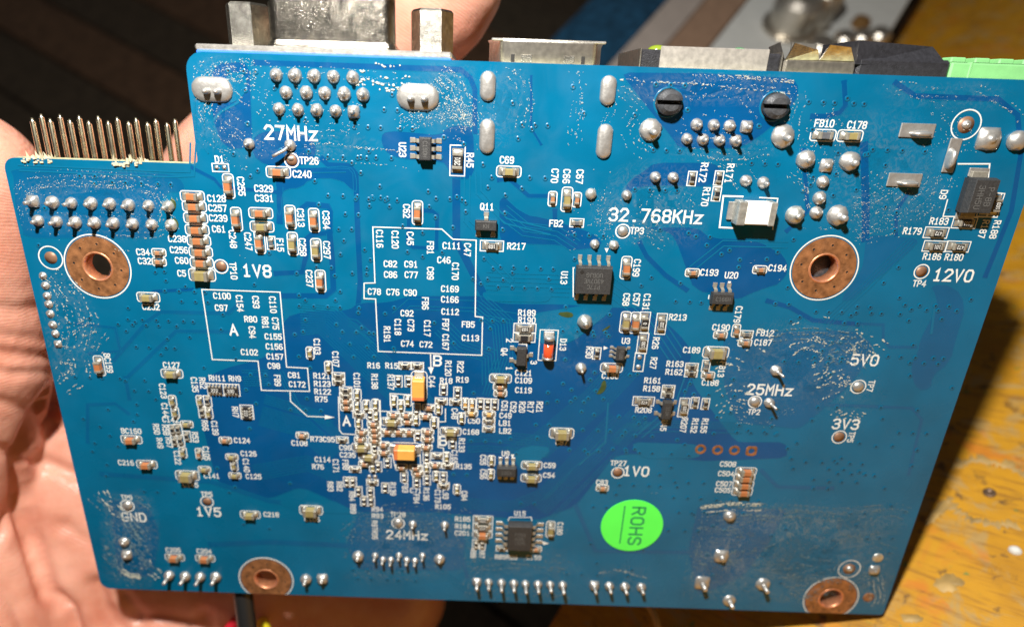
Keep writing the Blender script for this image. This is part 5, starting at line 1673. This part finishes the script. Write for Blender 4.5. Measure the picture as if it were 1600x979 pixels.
def table_mat():
    m, nt, b = nodes_of('worn_yellow_paint')
    tc = nt.nodes.new("ShaderNodeTexCoord")
    def noise(scale, det=6, rough=.6, dist=0):
        n = nt.nodes.new("ShaderNodeTexNoise"); n.inputs["Scale"].default_value = scale; n.inputs["Detail"].default_value = det; n.inputs["Roughness"].default_value = rough; n.inputs["Distortion"].default_value = dist
        nt.links.new(tc.outputs["Object"], n.inputs["Vector"]); return n
    def ramp(src, els):
        r = nt.nodes.new("ShaderNodeValToRGB")
        while len(r.color_ramp.elements) < len(els): r.color_ramp.elements.new(.5)
        for e, (p, c) in zip(r.color_ramp.elements, els): e.position = p; e.color = (*c, 1)
        nt.links.new(src, r.inputs["Fac"]); return r
    def mix(f, a, bb):
        x = nt.nodes.new("ShaderNodeMix"); x.data_type = 'RGBA'
        nt.links.new(f, x.inputs[0]); nt.links.new(a, x.inputs[6]); nt.links.new(bb, x.inputs[7]) if not isinstance(bb, tuple) else setattr(x.inputs[7], 'default_value', (*bb, 1))
        return x.outputs[2]
    base = ramp(noise(.55).outputs["Fac"], [(.3, (0.43, 0.195, 0.004)), (.55, (0.58, 0.280, 0.007)), (.75, (0.46, 0.225, 0.012))])
    c = base.outputs["Color"]
    n1 = noise(1.5, 9, .62, .6)
    c = mix(ramp(n1.outputs["Fac"], [(.53, (0, 0, 0)), (.62, (.8, .8, .8))]).outputs["Color"], c, (0.42, 0.28, 0.10))
    n2 = noise(2.6, 8, .65, .3)
    c = mix(ramp(n2.outputs["Fac"], [(.585, (0, 0, 0)), (.66, (.85, .85, .85))]).outputs["Color"], c, (0.10, 0.055, 0.02))
    n3 = noise(.8, 5, .6, 1.0)
    c = mix(ramp(n3.outputs["Fac"], [(.55, (0, 0, 0)), (.66, (.8, .8, .8))]).outputs["Color"], c, (0.60, 0.19, 0.012))
    n4 = noise(4.5, 3, .5)
    c = mix(ramp(n4.outputs["Fac"], [(.68, (0, 0, 0)), (.71, (.9, .9, .9))]).outputs["Color"], c, (0.14, 0.24, 0.05))
    mp = nt.nodes.new("ShaderNodeMapping"); mp.inputs["Scale"].default_value = (.6, 5.0, 1); mp.inputs["Rotation"].default_value = (0, 0, .5)
    nt.links.new(tc.outputs["Object"], mp.inputs["Vector"])
    n5 = noise(2.0, 8, .65, .4); nt.links.new(mp.outputs["Vector"], n5.inputs["Vector"])
    c = mix(ramp(n5.outputs["Fac"], [(.50, (0, 0, 0)), (.68, (.75, .75, .75))]).outputs["Color"], c, (0.24, 0.10, 0.012))
    nt.links.new(c, b.inputs["Base Color"])
    b.inputs["Roughness"].default_value = .6
    wv = nt.nodes.new("ShaderNodeTexWave"); wv.inputs["Scale"].default_value = 7.0; wv.inputs["Distortion"].default_value = .8; wv.bands_direction = 'Y'
    nt.links.new(tc.outputs["Object"], wv.inputs["Vector"])
    bu = nt.nodes.new("ShaderNodeBump"); bu.inputs["Strength"].default_value = .10; bu.inputs["Distance"].default_value = .03
    bu2 = nt.nodes.new("ShaderNodeBump"); bu2.inputs["Strength"].default_value = .4; bu2.inputs["Distance"].default_value = .04
    nt.links.new(wv.outputs["Fac"], bu.inputs["Height"]); nt.links.new(n1.outputs["Fac"], bu2.inputs["Height"]); nt.links.new(bu.outputs["Normal"], bu2.inputs["Normal"]); nt.links.new(bu2.outputs["Normal"], b.inputs["Normal"])
    return m
M['table'] = table_mat()

def onz(px, py, z=0.0):                        # point of the photograph on the level plane at height z (world mm)
    d = ROT @ ray(px, py)
    t = (z - CAML.z) / d.z
    return CAML + d * t
f0, f1 = onz(1432, 0), onz(852, 979)
ed = (f0 - f1).normalized()                    # level frame for what lies left of the table
er = Vector((ed.y, -ed.x, 0))
def tp(u, v_, z=0):
    p = f1 + er * u + ed * v_
    return (p.x, p.y, z)
e1 = f1
TN = ROT @ Vector((-0.404, 0.757, 0.515)).normalized()      # the table board is propped at a slant
TC = cp(1380, 957, 104.6)
def ont(px, py):
    d = ROT @ ray(px, py)
    return CAML + d * ((TC - CAML).dot(TN) / d.dot(TN))
t0, t1 = ont(1432, 0), ont(852, 979)
TY = (t0 - t1).normalized(); TX = TY.cross(TN).normalized()
tab = thing('work_table', 'worn yellow painted work table top with stains on the right of the board', 'table')
tab.matrix_world = Matrix.Translation(t1 * MM) @ Matrix((TX, TY, TN)).transposed().to_4x4()
def slab(name, u0, u1, v0, v1, z0, z1, k, parent=None, ch=1.0, origin=(0, 0, 0)):
    """box in the table-edge frame"""
    m_ = MB()
    q = [Vector(tp(a, b)) for a, b in ((u0, v0), (u1, v0), (u1, v1), (u0, v1))]
    c_ = sum((Vector(a) for a in q), Vector()) / 4
    ins = [a + (c_ - a).normalized() * ch * 1.4 for a in q]
    lv = [(q, z0), (q, z1 - ch), (ins, z1)]
    vs = [(a.x - origin[0], a.y - origin[1], z - origin[2]) for pts, z in lv for a in pts]
    fs = [[4 * j + i, 4 * j + (i + 1) % 4, 4 * j + 4 + (i + 1) % 4, 4 * j + 4 + i] for j in range(2) for i in range(4)] + [[3, 2, 1, 0], [8, 9, 10, 11]]
    m_.add(vs, fs, k)
    return m_.build(name, parent)
m_ = MB(); m_.box(190, 130, -18, 380, 640, 18, 'table', 1.2); m_.build('table_top', tab)
M['tscrew'] = mat('rusty_screw', (0.16, 0.10, 0.06), .5, .5, noise=(6, .3))
M['tstain'] = mat('dried_glue', (0.42, 0.27, 0.085), .6, noise=(2.2, .45), bump=(8, .5))
def rel(p): return ((p - t1).dot(TX), (p - t1).dot(TY), (p - t1).dot(TN))
for px_, py_, r_ in ((1546, 770, 1.0),):
    c_ = rel(ont(px_, py_))
    m_ = MB(); m_.lathe(0, 0, [(r_, .25), (r_ * .85, .5), (r_ * .5, .35), (r_ * .2, .1), (0, .1)], 'tscrew', 18, 0, True, jit=.08)
    m_.build('screw_head', tab, loc=c_)
def blob_ring(px_, py_, r0, r1, a0, a1, seed):
    random.seed(seed)
    c_ = rel(ont(px_, py_))
    m_ = MB(); n_ = 40
    vs = []
    for i in range(n_):
        a = math.radians(a0 + (a1 - a0) * i / (n_ - 1))
        k1, k2 = 1 + random.uniform(-.1, .1), 1 + random.uniform(-.1, .12)
        vs += [(r0 * k1 * math.cos(a), r0 * k1 * math.sin(a), .05), ((r0 + r1) / 2 * math.cos(a), (r0 + r1) / 2 * math.sin(a), .35), (r1 * k2 * math.cos(a), r1 * k2 * math.sin(a), .05)]
    fs = []
    for i in range(n_ - 1):
        fs += [[3 * i, 3 * i + 1, 3 * i + 4, 3 * i + 3], [3 * i + 1, 3 * i + 2, 3 * i + 5, 3 * i + 4]]
    m_.add(vs, fs, 'tstain', True)
    m_.build('glue_stain', tab, loc=c_)
blob_ring(1546, 770, 6.6, 8.0, 30, 150, 3); blob_ring(1546, 770, 6.0, 7.2, 210, 310, 4)
def patch(px_, py_, rx, ry, rot, seed):
    random.seed(seed)
    c_ = rel(ont(px_, py_)); m_ = MB(); n_ = 26
    rim = []
    for i in range(n_):
        a = 2 * math.pi * i / n_
        k_ = 1 + .28 * math.sin(a * 2 + seed) + random.uniform(-.22, .22)
        x, y = rx * k_ * math.cos(a), ry * k_ * math.sin(a)
        rim.append((x * math.cos(rot) - y * math.sin(rot), x * math.sin(rot) + y * math.cos(rot), .06))
    vs = rim + [(x * .75, y * .75, .25) for x, y, _ in rim] + [(0, 0, .3)]
    fs = [[i, (i + 1) % n_, n_ + (i + 1) % n_, n_ + i] for i in range(n_)] + [[n_ + i, n_ + (i + 1) % n_, 2 * n_] for i in range(n_)]
    m_.add(vs, fs, 'tstain', True); m_.build('glue_stain', tab, loc=c_)
patch(1464, 800, 1.0, 2.6, -.3, 5); patch(1482, 910, 2.0, 1.5, .3, 6); patch(1425, 965, 1.3, 1.0, .1, 7)
c_ = ont(1586, 860)
m_ = MB(); m_.lathe(0, 0, [(.8, .05), (.72, .5), (.4, .85), (0, .9)], 'white', 14, 0, True, ax=1.2, jit=.08)
gd = tag(m_.build('glue_drop'), 'small hardened white drop on the yellow table', 'glue drop')
gd.matrix_world = Matrix.Translation(c_ * MM) @ Matrix((TX, TY, TN)).transposed().to_4x4()
random.seed(21)

# ------------------------------------------------------------------ lower bench and what lies on it, all far out of focus
def plank_mat(name, c):
    return mat(name, c, .65, noise=(1.2, .35), bump=(6, .3))
M['plankA'] = plank_mat('dark_brown_timber', (0.078, 0.056, 0.035)); M['plankB'] = plank_mat('reddish_timber', (0.150, 0.082, 0.045)); M['plankC'] = plank_mat('grey_brown_timber', (0.090, 0.068, 0.044))
M['under'] = mat('dark_underfloor', (0.02, 0.018, 0.015), .9)
FZ = -260
m_ = MB(); m_.add([(-2500, -2500, FZ - 22), (2500, -2500, FZ - 22), (2500, 2500, FZ - 22), (-2500, 2500, FZ - 22)], [[0, 1, 2, 3]], 'under')
ground = m_.build('ground', None, kind='structure')
p0, p1 = onz(20, 10, FZ), onz(260, 145, FZ)
pd = (p1 - p0).normalized(); pn = Vector((-pd.y, pd.x, 0))
for i in range(-9, 10):
    m_ = MB()
    wd, L = 49.5, 700
    m_.box(0, 0, 0, 2 * L, wd, 18, random.choice(('plankA', 'plankA', 'plankB', 'plankC')) if i not in (0, 2) else 'plankB', 1.5)
    c_ = (p0 + p1) / 2 + pn * (i * 52.0)
    o = put('plank', m_.mesh('plank'), ground, (c_.x, c_.y, FZ - 20), math.atan2(pd.y, pd.x))

M['greypanel'] = mat('grey_painted_metal', (0.50, 0.51, 0.49), .5, noise=(2, .05))
M['woodstrip'] = mat('brown_strip', (0.30, 0.19, 0.125), .6, noise=(3, .15))
M['palestrip'] = mat('pale_grey_strip', (0.42, 0.36, 0.32), .6, noise=(2, .08))
M['bluestrip'] = mat('dark_blue_board', (0.012, 0.062, 0.125), .35, noise=(2.2, .5))
def edge_u(px_, py_, z):
    p = onz(px_, py_, z) - e1
    return p.dot(er), p.dot(ed)
ZB = -34
u_gl = edge_u(1140, 35, ZB)[0]; u_gr = edge_u(1404, 30, ZB)[0]
vtop = edge_u(1260, -60, ZB)[1]; vlow = edge_u(1200, 330, ZB)[1]
bx0 = tp((u_gl + u_gr) / 2, vtop)
box = thing('metal_box', 'pale grey metal box with round shiny knobs lying left of the yellow table', 'metal box', (bx0[0], bx0[1], ZB))
og_ = (bx0[0], bx0[1], ZB)
slab('case', u_gl, u_gr, vlow, vtop + 160, ZB - 60, ZB, 'greypanel', box, 1.5, og_)
def knob(px_, py_, r_, h_, name, k='shell'):
    p = onz(px_, py_, ZB + h_ * .6)
    m_ = MB()
    prof = [(r_ * 1.25, 0), (r_ * 1.25, 1.2), (r_, 1.4), (r_, h_ * .45), (r_ * 1.1, h_ * .5), (r_ * 1.1, h_ * .85), (r_ * .8, h_), (0, h_)]
    m_.lathe(0, 0, prof, k, 28, 0, False)
    m_.build(name, box, loc=(p.x - og_[0], p.y - og_[1], 0))
knob(1248, 12, 8.0, 14, 'knob'); knob(1290, 2, 5.0, 16, 'knob')
knob(1318, 66, 3.6, 8, 'terminal_post'); knob(1345, 64, 3.4, 8, 'terminal_post'); knob(1372, 60, 3.4, 8, 'terminal_post'); knob(1280, 78, 4.5, 9, 'terminal_post')
M['brass'] = mat('brown_screw', (0.22, 0.12, 0.04), .5, .4)
knob(1347, 33, 2.6, 3, 'screw', 'brass')
def strip(name, px0, px1, z, hgt, k, label, cat, v0=330, v1=-40):
    a = edge_u(px0, 35, z)[0]; b = edge_u(px1, 35, z)[0]
    va, vb = edge_u((px0 + px1) / 2, v0, z)[1], edge_u((px0 + px1) / 2, v1, z)[1]
    c_ = tp((a + b) / 2, va, z - hgt)
    o = slab(name, a, b, va, vb + 120, z - hgt, z, k, None, 1.2, c_)
    o.location = Vector(c_) * MM
    return tag(o, label, cat)
strip('wooden_strip', 1072, 1139, -52, 20, 'woodstrip', 'blurred brown wooden strip beside the grey metal box', 'wooden strip')
strip('grey_strip', 1012, 1070, -58, 16, 'palestrip', 'blurred pale grey strip between the brown strip and the dark blue one', 'strip')
strip('blue_strip', 888, 1010, -66, 10, 'bluestrip', 'blurred dark blue plastic strip behind the top edge of the board', 'strip')
# bench that carries them
uA, uB = edge_u(860, 35, -76)[0], 30
c_ = tp((uA + uB) / 2, vlow, -120)
o = slab('bench', uA - 4, -1.5, vlow - 10, vtop + 260, -125, -94.5, 'plankA', None, 2, c_)
o.location = Vector(c_) * MM
tag(o, 'low dark timber bench left of the yellow table', 'bench')

# ------------------------------------------------------------------ wires under the board
M['wblack'] = mat('black_insulation', (0.012, 0.012, 0.012), .4); M['wred'] = mat('red_insulation', (0.55, 0.015, 0.03), .4); M['wyellow'] = mat('yellow_insulation', (0.75, 0.62, 0.02), .4); M['wtan'] = mat('tan_fibre', (0.42, 0.26, 0.11), .6)
def wire(name, pts, r_, k, label):
    q = [cp(*p) for p in pts]
    # smooth the course with a few subdivisions
    for _ in range(3):
        q = [q[0]] + [x for a, b in zip(q, q[1:]) for x in (a * .75 + b * .25, a * .25 + b * .75)] + [q[-1]]
    c_ = q[len(q) // 2]
    m_ = MB(); m_.tube([tuple(a - c_) for a in q], r_, k, 10)
    return tag(m_.build(name, None, loc=tuple(c_)), label, 'wire')
wire('wire', [(372, 820, 106), (376, 900, 106), (384, 960, 106), (396, 1060, 106)], 1.6, 'wblack', 'thick black wire running down in front of the palm')
wire('wire', [(380, 962, 132), (368, 970, 118), (352, 990, 111), (340, 1080, 108)], 1.1, 'wred', 'red wire just left of the thick black wire')
wire('wire', [(402, 962, 136), (409, 970, 120), (416, 988, 112), (430, 1080, 108)], 1.15, 'wyellow', 'yellow wire just right of the thick black wire')
wire('wire', [(1010, 940, 118), (1021, 955, 117), (1029, 980, 116), (1031, 1040, 116)], .65, 'wtan', 'thin tan wire bent beside the dark gap under the board')
